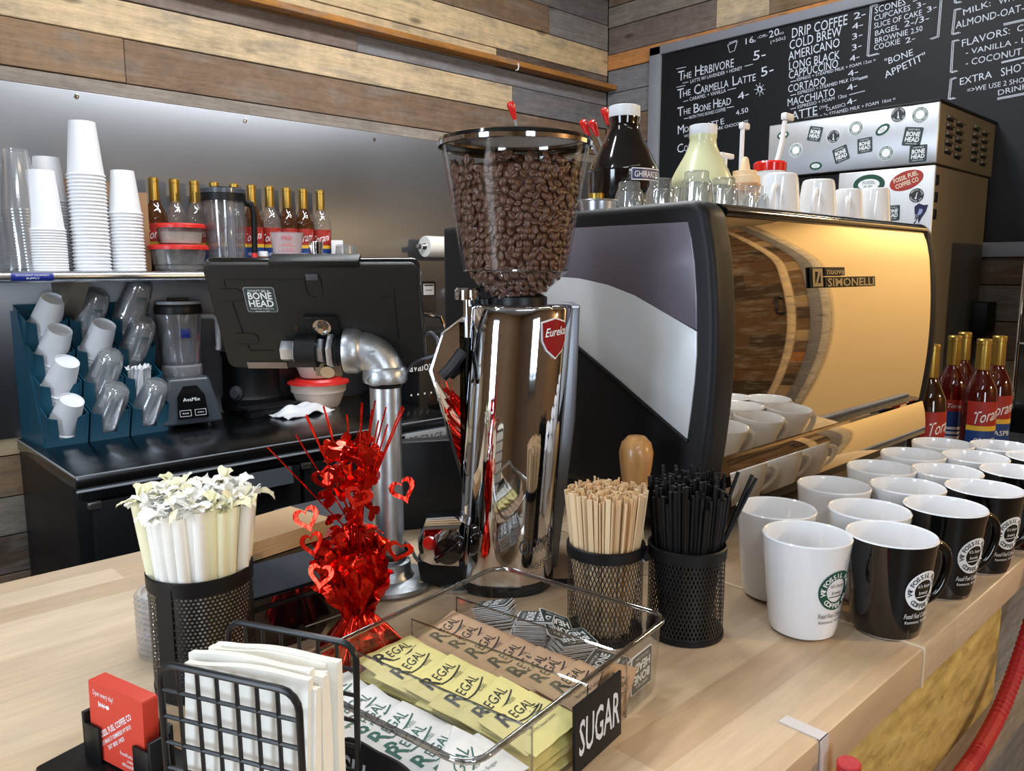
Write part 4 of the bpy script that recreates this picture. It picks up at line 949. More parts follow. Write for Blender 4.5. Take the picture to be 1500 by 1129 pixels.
single('power_cord', MB().tube(smooth([(.600, .735, .0035), (.635, .69, .0035), (.655, .64, .0035), (.70, .60, .0035)]), .0035, 8), BLK, 'black power cord lying on the counter at the grinder foot', 'cord')

# the beans in the hopper
GM = T(*GP) @ RZ(GA)
def hop_r(z): return .029+(z-.346) if z < .373 else .0615+(z-.378)*(.025/.142) if z > .378 else .058
def bean_mesh(sd):
    r = random.Random(sd); m = MB(); L, W, Hb = .0057*r.uniform(.92, 1.08), .0043*r.uniform(.92, 1.08), .0031
    def f(u, v):
        th = 2*PI*u; ph = PI*v; x, y, z = math.cos(th)*math.sin(ph), math.sin(th)*math.sin(ph), math.cos(ph)
        zz = z*Hb if z > 0 else z*Hb*.45
        if z < 0: zz += Hb*.35*math.exp(-(y/.16)**2)*(1-abs(x)**4)
        return (x*L, y*W, zz)
    m.grid(f, 14, 9, wrap=True); return m.mesh('coffee_bean', [BEAN], 60)
BM = [bean_mesh(i) for i in range(5)]
rb = random.Random(21); slots = []
z = .352
while z < .503:
    r = hop_r(z)-.0062; n = int(2*PI*r/.0090); off = rb.random()
    for k in range(n):
        th = 2*PI*(k+off)/n+rb.uniform(-.03, .03); zz = z+rb.uniform(-.0022, .0022)
        if zz > .497+.006*math.sin(th): continue
        slots.append((th, zz, r+rb.uniform(-.0018, .0006)))
    z += .0072
front = sorted(slots, key=lambda s: math.sin(s[0])+.25*abs(s[1]-.44)/.1)   # local -y looks at the camera
def bean_mat(s):
    th, zz, r = s
    fl = PI if rb.random() < .45 else 0
    return T(HX, 0, 0) @ RZ(th) @ T(r, 0, zz) @ RY(PI/2-.18) @ RX(rb.uniform(-.5, .5)) @ RY(rb.uniform(-.4, .4)) @ RZ(rb.uniform(0, 6.28)) @ RX(fl)
for s in front[:300]:
    o = bpy.data.objects.new('coffee_bean', BM[rb.randrange(5)]); COL.objects.link(o); o.matrix_world = GM @ bean_mat(s)
    tag(o, 'roasted coffee bean pressed against the front of the clear hopper', 'coffee bean', 'coffee beans at the hopper front')
m = MB(); base = MB(); 
me0 = BM[0]; bv = [v.co.copy() for v in me0.vertices]; bf = [tuple(p.vertices) for p in me0.polygons]
rest = front[300:]
for k in range(90):
    a = rb.uniform(0, 6.28); q = .077*math.sqrt(rb.random()); rest.append((a, .497+rb.uniform(-.002, .006)+.010*(1-q/.077), q))
for s in rest: m.add(bv, bf, bean_mat(s))
m.lathe([(0, .350), (.021, .350), (.046, .373), (.052, .382), (.072, .489), (.055, .498), (0, .501)], 40, T(HX, 0, 0))
o = single('coffee_beans', m, BEAN, 'mass of roasted coffee beans filling the rest of the hopper', 'coffee beans', GP, (0, 0, GA), sharp=60); o['kind'] = 'stuff'
# ---------------------------------------------------------------- espresso machine
EX, EY = .862, .560; EW = .780; ED = .53; ZB, ZT = .063, .468
t = thing('espresso_machine', 'large espresso machine with mirrored convex back and black side frames', 'espresso machine', (EX, EY, 0))
def yf(z): return -.030*max(0., math.sin(PI*(z-.03)/(.47)))*.85+.004+.008*max(0., (z-.39)/.07)**2
SM = Matrix(((0, 0, 1, 0), (1, 0, 0, 0), (0, 1, 0, 0), (0, 0, 0, 1)))   # polygon (y, z) extruded along x
def side_poly():
    P = [(yf(ZB+(ZT-.03-ZB)*k/16), ZB+(ZT-.03-ZB)*k/16) for k in range(17)]
    c = (yf(ZT-.03)+.03, ZT-.03)
    P += [(c[0]-.03*math.cos(a), c[1]+.03*math.sin(a)) for a in [PI/2*k/6 for k in range(1, 7)]]
    return P+[(.24, ZT-.004), (ED, .452), (ED, .10), (.50, ZB)]
for nm, x0, x1 in (('side_frame', 0, .052), ('side_frame', EW-.03, EW)): part(nm, MB().prism(side_poly(), x0, x1, .011, SM, seg=3), BLK_M, t)
def inset(poly, x0, mat, lab): part('side_inset', MB().prism(poly, x0, .004, .0008, SM), mat, t, lab)
KX = .862/.905
def yz(Y, z): return (Y*KX-EY, .38+(z-.38)*KX)       # side inset outline carried onto the plane of the side frame
edge = [yz(*p) for p in ((.615, .443), (.608, .42), (.602, .39), (.597, .345), (.595, .30))]
edge2 = [yz(*p) for p in ((.595, .30), (.594, .266), (.596, .23), (.600, .19), (.605, .149))]
cv = [yz(*p) for p in ((.595, .298), (.65, .322), (.701, .344), (.75, .358), (.806, .367), (.90, .372), (1.02, .368))]
up = edge+cv[1:]+[yz(1.02, .443)]
inset(up, -.002, PANEL_D, 'mauve-grey upper inset')
lo = cv[::-1]+edge2[1:]+[yz(.72, .216), yz(.811, .267)]
inset(lo, -.0022, PANEL_L, 'pale silver lower inset')
part('inset_seam', MB().tube([(-.002, y, z) for y, z in (yz(.603, .146), yz(.72, .213), yz(.811, .264), yz(1.02, .368))], .0025, 8), BLK, t)
# mirror back
def strip(m, x0, x1, za, zb, n, off=0., th=.004):
    pts = [(yf(za+(zb-za)*k/n)+off, za+(zb-za)*k/n) for k in range(n+1)]
    m.grid(lambda u, v: (x0+(x1-x0)*u, *pts[int(round(v*n))]), 1, n)
    m.grid(lambda u, v: (x1-(x1-x0)*u, pts[int(round(v*n))][0]+th, pts[int(round(v*n))][1]), 1, n)
m = MB(); strip(m, .050, EW-.028, .130, .452, 40, .004); mp = part('mirror_panel', m, MIRROR, t, 'mirror-polished convex back panel', 60)
LP = [(-.0135, .128), (-.0165, .120), (-.0195, .108), (-.0215, .094), (-.0225, .080), (-.0225, .066)]
m = MB(); m.grid(lambda u, v: (.05+(EW-.078)*u, *LP[5-int(round(v*5))]), 1, 5); m.grid(lambda u, v: (EW-.028-(EW-.078)*u, .004, LP[5-int(round(v*5))][1]), 1, 5)
part('lower_panel', m, MIRROR, t, 'mirrored strip below the back panel')
part('panel_gap', MB().box(.05, EW-.028, .0, .008, .1275, .1325), BLK, t)
part('body', MB().box(.04, EW-.02, .018, ED-.01, .07, .445, .01), BLK_M, t)
part('base', MB().box(.02, EW-.02, .012, ED-.02, .030, .075, .006), BLK, t)
m = MB(); m.box(.05, EW-.025, .02, ED-.02, .444, .456, .002); part('cup_tray', m, STEEL, t, 'steel cup-warming tray')
m = MB(); m.tube([(.048, .014, .456), (EW-.03, .014, .456)], .0095, 14); part('top_trim', m, BLK_G, t)
m = MB(); m.tube([(.05, .006, .4545), (EW-.03, .006, .4545)], .006, 12); part('front_trim', m, BLK_G, t)
for x in (.07, EW-.07):
    for y in (.09, ED-.08): part('foot', MB().lathe([(0, 0), (.026, 0), (.026, .008), (.018, .014), (.018, .035), (0, .035)], 24, T(x, y, 0)), BLK, t)
# maker's name in raised letters on the mirror
def on_mirror(x, y, z=0): return (x, yf(y)+.002-z, y)
lx = lambda px, py: PY(px, py, EY-.026)
a, b = lx(1197, 422), lx(1290, 394)
x0, x1 = a.x-EX, lx(1290, 420).x-EX; zt_, zb_ = lx(1197, 391).z, a.z
m = MB()
def plate(xa, xb, za, zb, lift0=.0, lift1=.002, mi=0):
    vs = [on_mirror(x, z, l) for l in (lift0, lift1) for x, z in ((xa, za), (xb, za), (xb, zb), (xa, zb))]
    m.add(vs, [(4, 5, 6, 7), (0, 1, 5, 4), (1, 2, 6, 5), (2, 3, 7, 6), (3, 0, 4, 7)], None, mi)
W_ = x1-x0; Hs = zt_-zb_
sq = x0+W_*.175
plate(x0, sq, zb_, zt_); plate(sq+.006, x1, zb_, zb_+Hs*.52); plate(sq+.006, sq+.006+W_*.30, zb_+Hs*.58, zt_)
m.text('SIMONELLI', Hs*.56, None, 1, fn=lambda x, y, z: on_mirror((sq+.006+x1)/2+x, zb_+Hs*.06+y, 0.0030), width=(x1-sq)*.90, bold=.02)
m.text('nuova', Hs*.42, None, 1, fn=lambda x, y, z: on_mirror(sq+.006+W_*.15+x, zb_+Hs*.66+y, 0.0030), width=W_*.26, bold=.02)
cx = (x0+sq)/2; ww = (sq-x0)*.40
zl, zh = zb_+Hs*.07, zt_-Hs*.07
for poly in ([(-1, 0), (-.55, 0), (-.55, 1), (-1, 1)], [(-.55, .82), (1, .82), (1, 1), (-.55, 1)], [(.55, 0), (1, 0), (1, .82), (.55, .82)], [(-.55, 0), (.55, 0), (.55, .18), (-.55, .18)], [(-.45, .18), (-.05, .18), (.5, .72), (.5, .82), (.15, .82)]):
    m.add([on_mirror(cx+px_*ww, zl+(zh-zl)*pz_, 0.0030) for px_, pz_ in poly], [tuple(range(len(poly)))], None, 1)
part('maker_lettering', m, [BLK, pbr('letter_metal', C(170, 164, 152), .25, .9)], mp, 'raised metal lettering on dark backing')

# --- things standing on the cup tray
TZ = .4565
def glass_mesh():
    m = MB(); n = 36
    def ring(r, z, fl): return [((r*(1+fl*(.05 if k % 3 == 0 else 0)))*math.cos(2*PI*k/n), (r*(1+fl*(.05 if k % 3 == 0 else 0)))*math.sin(2*PI*k/n), z) for k in range(n)]
    prof = [(.027, 0, 0), (.0285, .002, 0), (.0285, .010, 0), (.0275, .012, 1), (.0235, .048, 1), (.0205, .056, .6), (.019, .058, 0), (.019, .069, 0), (.017, .071, 0)]
    loft(m, [ring(*p) for p in prof], 0, False); m.lathe([(0, .0705), (.017, .071)], 36)
    m.lathe([(.0255, .001), (.0245, .012), (.0205, .046), (.016, .053), (0, .054)], 36)
    return m.mesh('shot_glass', [GLASS], 50)
GMESH = glass_mesh()
gl = ((922, 262, 'first ribbed shot glass from the dark sauce bottle'), (968, 255, 'second ribbed shot glass, before the pale sauce bottle'), (1021, 247, 'ribbed shot glass nearest the machine corner, largest of the row'), (1061, 252, 'ribbed shot glass to the right of the largest one'), (1107, 263, 'ribbed shot glass beside the first white mug'))
for px, py, lab in gl:
    d = {922: .80, 968: .74, 1021: .65, 1061: .67, 1107: .70}[px]; p = PY(px, py, d)
    o = part('shot_glass', GMESH, GLASS, loc=(p.x, d, TZ)); o.scale = (.9, .9, .86); tag(o, 'upside-down '+lab, 'glass')
for px, d, lab in ((945, .86, 'back-row shot glass between the first two glasses'), (997, .80, 'back-row shot glass between second and largest glass'), (1083, .76, 'back-row shot glass behind the glass by the white mugs')):
    p = PY(px, 260, d); o = part('shot_glass', GMESH, GLASS, loc=(p.x, d, TZ)); o.scale = (.9, .9, .86); tag(o, 'upside-down '+lab, 'glass')

def mug_geo(scale=1.0):
    s = scale
    return MB().lathe([(0, .002*s), (.026*s, .002*s), (.0295*s, .0005*s), (.033*s, .003*s), (.0355*s, .012*s), (.0445*s, .100*s), (.0452*s, .1045*s), (.0440*s, .106*s), (.0425*s, .1045*s), (.0418*s, .10*s), (.033*s, .016*s), (.028*s, .009*s), (0, .008*s)], 56)
def handle_geo(s=1.0):
    m = MB(); P = smooth([(.0432*s, 0, .086*s), (.056*s, 0, .090*s), (.069*s, 0, .080*s), (.071*s, 0, .060*s), (.062*s, 0, .038*s), (.048*s, 0, .028*s), (.036*s, 0, .028*s)], 5)
    return m.tube(P, .0055*s, 12)
MUGB = mug_geo().mesh('mug_body', [WHITE_C]); MUGH = handle_geo().mesh('mug_handle', [WHITE_C])
for px, py, Y, sc_, hrot, lab in ((1143, 262, .71, .86, -2.85, 'white mug upside down on the machine, first after the shot glasses'), (1199, 268, .69, .82, -2.8, 'white mug upside down on the machine, second from the shot glasses'), (1243, 275, .67, .70, -2.75, 'smaller white cup upside down on the machine, third in the row'), (1281, 282, .655, .76, .4, 'white mug upside down on the machine, last before the stickered fridge')):
    p = PY(px, py, Y); o = thing('mug', lab, 'mug', (p.x, Y, TZ+.106*sc_)); o.rotation_euler = (PI, 0, hrot); o.scale = (sc_,)*3
    part('body', MUGB, None, o); part('handle', MUGH, None, o)
# sauce bottles
def sauce(px, py, Y, rb_, hgt, mat, lab, dark):
    p = PY(px, py, Y); t = thing('sauce_bottle', lab, 'bottle', (p.x, Y, TZ), math.atan2(-p.y, -p.x)+PI/2)
    h = hgt; r = rb_
    part('bottle', MB().lathe([(0, 0), (r*.95, 0), (r, .006), (r, h*.43), (r*1.01, h*.44), (r*.98, h*.48), (r*.83, h*.575), (r*.58, h*.71), (r*.45, h*.80), (r*.42, h*.86), (r*.44, h*.88), (r*.44, h*.905), (0, h*.905)], 44), mat, t)
    part('cap', MB().lathe([(r*.43, h*.905), (r*.44, h*.91), (r*.44, h*.995), (r*.40, h), (0, h)], 32), WHITE, t, 'white cap')
    return t, p
t, p = sauce(915, 152, .90, .062, .205, pbr('dark_sauce', C(16, 12, 12), .10, coat=.6), 'dark chocolate sauce bottle with a white cap on the machine', True)
m = MB(); R_ = .0632
wl = lambda x, y, z=0, dz=0.: (( R_+dz)*math.sin(x/R_), -(R_+dz)*math.cos(x/R_), y)
m.grid(lambda u, v: wl(.014+.07*u, .094-.020*v), 12, 1, mi=0); m.grid(lambda u, v: wl(.015+.068*u, .0925-.017*v, dz=.0003), 12, 1, mi=1); m.text('GHIRARDELLI', .0145, None, 0, 'LEFT', fn=lambda x, y, z: wl(x+.0185, y+.079, dz=.0006), width=.064)
part('label', m, [WHITE_INK, pbr('navy_label', C(40, 42, 90), .4)], t, 'navy label with white lettering', 60)
t, p = sauce(1031, 168, .86, .058, .190, pbr('pale_sauce', C(206, 206, 164), .35, coat=.3, var=.03), 'pale cream-coloured sauce bottle with a white cap on the machine', False)
m = MB(); R_ = .0592; m.text('GHIRARDELLI', .009, None, 0, 'LEFT', fn=lambda x, y, z: wl(x+.004, y+.072), width=.06); m.grid(lambda u, v: wl(.012+.03*u, .070-.006*v-.006*math.sin(u*3)), 8, 2, mi=1)
part('label', m, [BLACK_INK, pbr('label_brown', C(80, 56, 40), .5)], t, 'dark printed label', 60)
# caramel squeeze bottle
p = PY(1093, 205, .80); t = thing('squeeze_bottle', 'plastic squeeze bottle of caramel with a pointed tan tip on the machine', 'bottle', (p.x, .80, TZ))
part('bottle', MB().lathe([(0, 0), (.030, 0), (.032, .004), (.032, .076), (.030, .082), (.027, .084)], 32), SQUEEZE, t)
part('caramel', MB().lathe([(0, .003), (.0305, .003), (.0305, .045), (0, .045)], 28), pbr('caramel', C(150, 84, 40), .3), t, 'brown caramel filling')
part('cap', MB().lathe([(.0285, .080), (.0285, .096), (.022, .098), (.022, .106), (.010, .108), (.006, .128), (.003, .132), (0, .132)], 28), pbr('tan_cap', C(226, 196, 156), .45), t, 'tan nozzle cap')
# pump bottles behind
p = PY(1062, 215, .93); t = thing('pump_bottle', 'cream plastic pump bottle behind the pale sauce bottle', 'bottle', (p.x, .93, TZ)); part('bottle', MB().lathe([(0, 0), (.032, 0), (.032, .085), (.022, .10), (.022, .112), (0, .112)], 28), pbr('cream_plastic', C(226, 214, 196), .5), t); part('pump', MB().tube([(0, 0, .11), (0, 0, .15), (.0, 0, .158)], .006, 8).box(-.02, .03, -.006, .006, .155, .166, .003), WHITE, t)
p = PY(1088, 185, .95); pq = PY(1140, 172, .95)
m = MB(); m.tube(smooth([(0, 0, TZ-p.z+.03), (0, 0, -.02), (.0, 0, .0)]), .005, 8); m.lathe([(0, TZ-p.z), (.022, TZ-p.z), (.022, TZ-p.z+.03), (0, TZ-p.z+.035)], 20); m.box(-.008, .022, -.006, .006, -.006, .008, .003); t = thing('syrup_pump', 'slim white pump head rising beside the squeeze bottle tip', 'pump', (p.x, .95, p.z)); part('stem', m, WHITE, t); t.location.z = p.z
p = PY(1150, 172, .88); t = thing('pump_dispenser', 'curved white pump spout arching over the red cap on the machine', 'pump', (p.x-.03, .88, TZ)); hz = p.z-TZ
part('bottle', MB().lathe([(0, 0), (.026, 0), (.028, .05), (.02, .066), (0, .066)], 24, T(-.05, 0, 0)), WHITE, t); part('spout', MB().tube(smooth([(-.05, 0, .05), (-.03, 0, hz*.52), (.0, 0, hz*.60), (.022, 0, hz*.80), (.03, 0, hz*.97)]), .0055, 8).box(.022, .06, -.007, .007, hz-.006, hz+.010, .004), WHITE, t)
p = PY(1128, 243, .86); t = thing('red_cap_bottle', 'white bottle with a wide red cap behind the first mug', 'bottle', (p.x, .86, TZ)); hz = p.z-TZ; part('bottle', MB().lathe([(0, 0), (.032, 0), (.032, hz-.012), (0, hz-.012)], 28), WHITE, t); part('cap', MB().lathe([(.033, hz-.012), (.034, hz+.004), (.03, hz+.008), (0, hz+.008)], 28), RED_G, t, 'red cap')
# portafilter basket and gold tamper end
p = PY(876, 290, .82); single('filter_basket', MB().lathe([(.0, .002), (.026, .002), (.029, .026), (.032, .027), (.031, .029), (.0275, .027), (.0245, .005), (0, .005)], 32), STEEL, 'small steel filter basket on the machine by the bean hopper', 'basket', (p.x, .82, TZ+.002))
p = PY(874, 268, .90); single('brass_measure', MB().lathe([(0, 0), (.008, 0), (.014, .04), (.013, .04), (.007, .003), (0, .003)], 20), GOLD, 'small brass measure behind the steel basket', 'measure', (p.x, .90, TZ+.012))
# red-tipped thermometer sticks
for i, (px, py, bx, by, Y, lab) in enumerate(((750, 160, 757, 186, 1.05, 'red-tipped stick rising above the bean hopper lid'), (857, 186, 880, 240, .95, 'red-tipped stick closest to the hopper rim'), (870, 186, 892, 238, .97, 'red-tipped stick between two others beside the dark bottle'), (887, 168, 906, 238, .99, 'tallest red-tipped stick leaning on the dark bottle'))):
    tip = PY(px, py, Y); bs = PY(bx, by, Y); d = (bs-tip).normalized(); bot = tip+d*((TZ-tip.z)/d.z)
    L = (bot-tip).length; q = Vector((0, 0, -1)).rotation_difference(d).to_matrix().to_4x4(); t = thing('thermometer', lab, 'thermometer', tip); t.rotation_euler = q.to_euler()
    part('rod', MB().lathe([(0, -L+.004), (.0022, -L+.004), (.0022, .0), (0, 0)], 10), BLK if i == 3 else LGREY, t); part('tip', MB().lathe([(.0035, -.018), (.006, -.004), (.0075, .006), (.006, .012), (0, .014)], 16), RED_G, t, 'red plastic tip')
# tamper on the counter
p = PZ(931, 757); t = thing('tamper', 'coffee tamper with an oiled wooden handle behind the black stir straws', 'tamper', (.872, .655, 0))
t.location = (PY(931, 700, .60).x, .60, 0)
part('head', MB().lathe([(0, 0), (.027, 0), (.027, .018), (.012, .026), (.010, .05), (0, .05)], 28), CHROME, t); part('handle', MB().lathe([(.008, .05), (.010, .06), (.0125, .10), (.0165, .135), (.0175, .150), (.015, .162), (.009, .170), (0, .172)], 28), WOOD_H, t, 'striped wooden handle')
hs = PY(931, 637, .60).z
for ch in t.children: ch.scale = (1.25, 1.25, hs/.172)
single('foil_bag', MB().grid(lambda u, v: (.05*(u-.5), .03*math.sin(v*PI)*(1 if True else 0)*.5+.004*math.sin(u*23), .10*v+.006*math.sin(u*19+v*7)), 14, 10), pbr('crinkled_foil', C(150, 154, 164), .25, .9, bump=.5, scale=60), 'crumpled silver bag peeking up behind the wooden stir sticks', 'bag', (PY(873, 720, .64).x, .64, .0), (0, 0, -.6))
# ---------------------------------------------------------------- chalkboard
BX = 3.092
t = thing('chalkboard', 'long black chalkboard menu with a grey frame on the plank wall', 'chalkboard', (BX, 1.33, .90))
def bl(y, z): return (y-1.33, z-.90)
m = MB(); y0, y1, z0, z1 = .32, 2.328, .423, 1.388
for a, b, c_, d in ((y0, y1, z1-.038, z1), (y0, y1, z0, z0+.05), (y1-.062, y1, z0, z1), (y0, y0+.05, z0, z1)): m.box(-.022, .004, a-1.33, b-1.33, c_-.90, d-.90, .003)
part('frame', m, BFRAME, t, 'grey painted frame')
slt = part('slate', MB().box(-.008, .003, y0+.02-1.33, y1-.02-1.33, z0+.02-.90, z1-.02-.90), BOARD, t)
CB = MB(); LX = BX-.0085
def chalk(tx, xa, ya, xb, yb, cap, bold=0., both=False):
    """one line of lettering from (xa, ya) to (xb, yb) along the photo's baseline, capital height in photo pixels"""
    a, b = PX(xa, ya, LX), PX(xb, yb, LX); top = PX(xa, ya-cap, LX)
    M_ = frame((LX-BX, a.y-1.33, a.z-.90), Vector((0, b.y-a.y, b.z-a.z)), (0, 0, 1))
    CB.text(tx, .80*(top.z-a.z)/.70, M_, 0, 'LEFT', width=(b-a).length, bold=bold)
def line(xa, ya, xb, yb, w=.006):
    a, b = PX(xa, ya, LX), PX(xb, yb, LX); CB.tube([(LX-BX, a.y-1.33, a.z-.90), (LX-BX, b.y-1.33, b.z-.90)], w/2*.55, 5)
# small capitals: first letters larger
for args in (
    ('T', 993, 119, 1002, 117, 18), ('HE', 1001, 116, 1012, 113.5, 11), ('H', 1017, 112, 1026, 110, 19), ('ERBIVORE', 1026, 110, 1074, 98, 15), ('LATTE W/ LAVENDER + HONEY', 1011, 122, 1087, 102, 6.5), ('5-', 1102, 89, 1120, 85, 17),
    ('T', 992, 145, 1001, 143, 18), ('HE', 1000, 142, 1011, 139, 11), ('C', 1016, 139, 1025, 137, 18), ('ARMELLA', 1026, 137, 1067, 127, 13), ('L', 1072, 126, 1079, 124, 18), ('ATTE', 1080, 124, 1107, 118, 13), ('CARAMEL + VANILLA', 1010, 148, 1063, 135, 6.5), ('5-', 1114, 113, 1132, 107, 17),
    ('T', 992, 171, 1001, 169, 17), ('HE', 1001, 168, 1011, 166, 10), ('B', 1015, 166, 1023, 164, 17), ('ONE', 1024, 164, 1041, 160, 12), ('H', 1044, 159, 1051, 157.5, 17), ('EAD', 1052, 157, 1070, 153, 13), ('WITH TWO BONES COFFEE', 1009, 175, 1063, 162, 6), ('4-', 1081, 147, 1097, 141, 13),
    ('M', 992, 197, 1001, 195, 16), ('OCHA LATT', 1002, 194, 1052, 184, 10), ('E', 1055, 183, 1060, 181.5, 11), ('WITH WHITE OR DARK CHOCOLATE', 1002, 202, 1096, 180, 5.5), ('4.50', 1078, 169, 1096, 164, 9), ('C', 992, 225, 1001, 222, 16), ('OLD BREW', 1002, 222, 1040, 214, 11),
    ('16', 1089, 66, 1101, 62.5, 11), ('oz', 1101, 63, 1107, 61, 5), ('-OR-', 1109, 57, 1124, 53, 5), ('20', 1126, 56, 1141, 51, 13), ('oz', 1141, 51, 1148, 49, 5), ('(+50c)', 1128, 64, 1150, 57, 6),
    ('DRIP COFFEE', 1159, 56, 1240, 36, 18), ('2-', 1250, 29, 1267, 24, 12), ('COLD BREW', 1156, 73, 1232, 52, 17), ('4-', 1248, 44, 1264, 39, 11), ('AMERICANO', 1155, 89, 1230, 68, 16), ('3-', 1247, 59, 1262, 54, 11), ('LONG BLACK', 1155, 103, 1229, 86, 15), ('3-', 1247, 75, 1261, 70, 11), ('CAPPUCCINO', 1155, 116, 1227, 99, 15), ('4-', 1245, 91, 1259, 86, 11), ('ESPRESS + STEAMED MILK + FOAM 12oz =', 1167, 119, 1282, 90, 5.5),
    ('CORTADO', 1154, 136, 1209, 123, 14), ('4-', 1242, 113, 1257, 108, 11), ('ESPRESSO + STEAMED MILK 12oz', 1168, 139, 1257, 116, 6), ('MACCHIATO', 1153, 156, 1222, 140, 14), ('4-', 1241, 134, 1256, 128, 11), ('ESPRESSO + FOAM  12oz', 1168, 159, 1240, 142, 6), ('LATTE', 1152, 178, 1196, 168, 16), ('(THE', 1200, 160, 1212, 157, 5), ('CLASSIC)', 1210, 163, 1238, 155, 6), ('4-', 1241, 155, 1255, 149, 11), ('ESPRESSO + 2x STEAMED MILK + FOAM  16oz =', 1172, 179, 1311, 147, 6),
    ('SCONES', 1281, 20, 1326, 7, 12), ('3-', 1336, 3, 1350, -1, 9), ('CUPCAKES', 1280, 31, 1333, 15, 10), ('3-', 1342, 13, 1355, 8, 10), ('SLICE OF CAKE', 1280, 42, 1350, 22, 10), ('3-', 1357, 19, 1371, 13, 10), ('BAGEL', 1281, 53, 1316, 43, 9.5), ('2-/3-', 1324, 40, 1360, 30, 11), ('BROWNIE', 1281, 64, 1329, 51, 10), ('2.50', 1334, 50, 1351, 45, 10), ('COOKIE', 1280, 74, 1318, 64, 10), ('2-', 1326, 64, 1340, 59, 10),
    ('"BONE', 1296, 96, 1337, 81, 12), ('APPETIT"', 1297, 115, 1357, 86, 13),
    ('MILK:', 1410, 23, 1450, 9, 11), ('WHOLE', 1463, 7, 1510, -7, 11), ('ALMOND-OAT-', 1400, 42, 1500, 16, 13), ('FLAVORS:', 1408, 69, 1478, 50, 13), ('C', 1489, 47, 1498, 45, 12), ('- VANILLA - L', 1414, 81, 1502, 62, 10), ('- COCONUT', 1414, 97, 1496, 80, 12), ('EXTRA', 1405, 125, 1452, 114, 13), ('SHOTS', 1466, 112, 1512, 100, 15), ('=>WE USE 2 SHOTS', 1416, 136, 1512, 118, 9), ('DRINKS', 1461, 140, 1512, 128, 10),
): chalk(*args)
for args in ((1091, 97, 1103, 94), (1066, 132, 1078, 129), (1065, 158, 1075, 156), (1000, 122, 1008, 120), (1001, 149, 1008, 147), (1002, 174, 1008, 173), (1158, 120, 1166, 118), (1158, 140, 1166, 138), (1158, 160, 1166, 158), (1160, 180, 1170, 178), (1258, 115, 1271, 111), (1244, 139, 1267, 133), (1258, 117, 1271, 113), (1470, 35, 1502, 28), (1470, 37, 1502, 30), (1467, 91, 1502, 83), (1467, 92.5, 1502, 84.5), (1461, 144, 1502, 136), (1461, 146, 1502, 138), (991, 101, 1005, 98), (991, 128, 1004, 125)): line(*args)
def bracket(pts):
    for off in (0, 2.2):
        for a, b in zip(pts, pts[1:]): line(a[0]+off, a[1]+off*.4, b[0]+off, b[1]+off*.4, .005)
bracket([(1285, 6), (1275, 9), (1270, 82), (1286, 78)]); bracket([(1378, -6), (1373, 53), (1362, 57)]); bracket([(1407, 12), (1398, 14), (1394, 50), (1405, 47)]); bracket([(1404, 58), (1395, 60), (1392, 106), (1401, 103)]); bracket([(1400, 113), (1392, 116), (1389, 145), (1398, 143)]); bracket([(1398, -6), (1398, 4), (1407, 2)])
for a in range(8):
    u = a*PI/4; line(1113+4*math.cos(u), 131+5*math.sin(u), 1113+8*math.cos(u), 131+10*math.sin(u), .004)
for a in range(12): line(1113+3*math.cos(a*.52), 131+4*math.sin(a*.52), 1113+3.4*math.cos(a*.52+1.2), 131+4.4*math.sin(a*.52+1.2), .008)
for q in (((1066, 66), (1080, 60), (1076, 74), (1069, 77), (1066, 66)), ((1068, 63), (1079, 59))):
    for a, b in zip(q, q[1:]): line(*a, *b, .005)
part('chalk_lettering', CB, CHALK, slt, 'white chalk lettering')

# ---------------------------------------------------------------- ice machine with stickers
IX, IY0, IY1 = 2.55, .878, 1.418
IZ, IM = .870, .690
t = thing('ice_machine', 'tall stainless ice machine covered in round and square stickers', 'ice machine', (IX, IY0, FLOOR))
B_ = -FLOOR
part('head_front', MB().box(0, .012, 0, IY1-IY0, IM+B_+.003, IZ+B_, .003), STEEL_ICE, t, 'bright brushed steel front')
part('head_body', MB().box(.012, .54, .002, IY1-IY0-.002, IM+B_+.003, IZ+B_-.004, .002), STEEL_DARK, t)
part('head_top', MB().box(-.004, .545, -.003, IY1-IY0+.003, IZ+B_-.003, IZ+B_+.004, .001), BLK_M, t)
part('bin_front', MB().box(.004, .014, 0, IY1-IY0-.25, .85, IM+B_-.003, .003).box(.004, .014, 0, IY1-IY0, .12, .85, .003), STEEL_ICE, t)
part('bin_body', MB().box(.016, .52, .005, IY1-IY0-.005, .12, IM+B_-.003, .002), STEEL_DARK, t)
part('bin_recess', MB().box(.012, .02, IY1-IY0-.25, IY1-IY0-.004, .85, IM+B_-.004), BLK, t)
for i in range(3): part('door_hinge', MB().box(.018, .035, -.003, .006, IM+B_-.06-.05*i, IM+B_-.03-.05*i, .002), BLK, t)
for x in (.05, .47):
    for y in (.05, .49): part('foot', MB().lathe([(0, 0), (.025, 0), (.018, .02), (.018, .12), (0, .12)], 16, T(x, y, 0)), BLK, t)
m = MB()
for bank in ((.07, .155), (.31, .40)):
    for i in range(5):
        for k, x in enumerate(bank):
            z = IM+B_+.145-.024*i-.006*k; part('louvre', MB().add([(x, 0, z+.006), (x+.055, 0, z+.006), (x+.055, -.010, z-.004), (x, -.010, z-.004), (x, 0, z-.006), (x+.055, 0, z-.006)], [(0, 1, 2, 3), (3, 2, 5, 4), (0, 3, 4), (1, 5, 2)]), STEEL_DARK, t)
m = MB()
for bank in ((.07, .155), (.31, .40)):
    for i in range(5):
        for k, x in enumerate(bank): z = IM+B_+.145-.024*i-.006*k; part('vent_slot', MB().box(x+.002, x+.053, -.0012, .0014, z-.013, z-.006), BLK, t)
SF = Matrix(((0, 0, -1, 0), (-1, 0, 0, 0), (0, 1, 0, 0), (0, 0, 0, 1)))
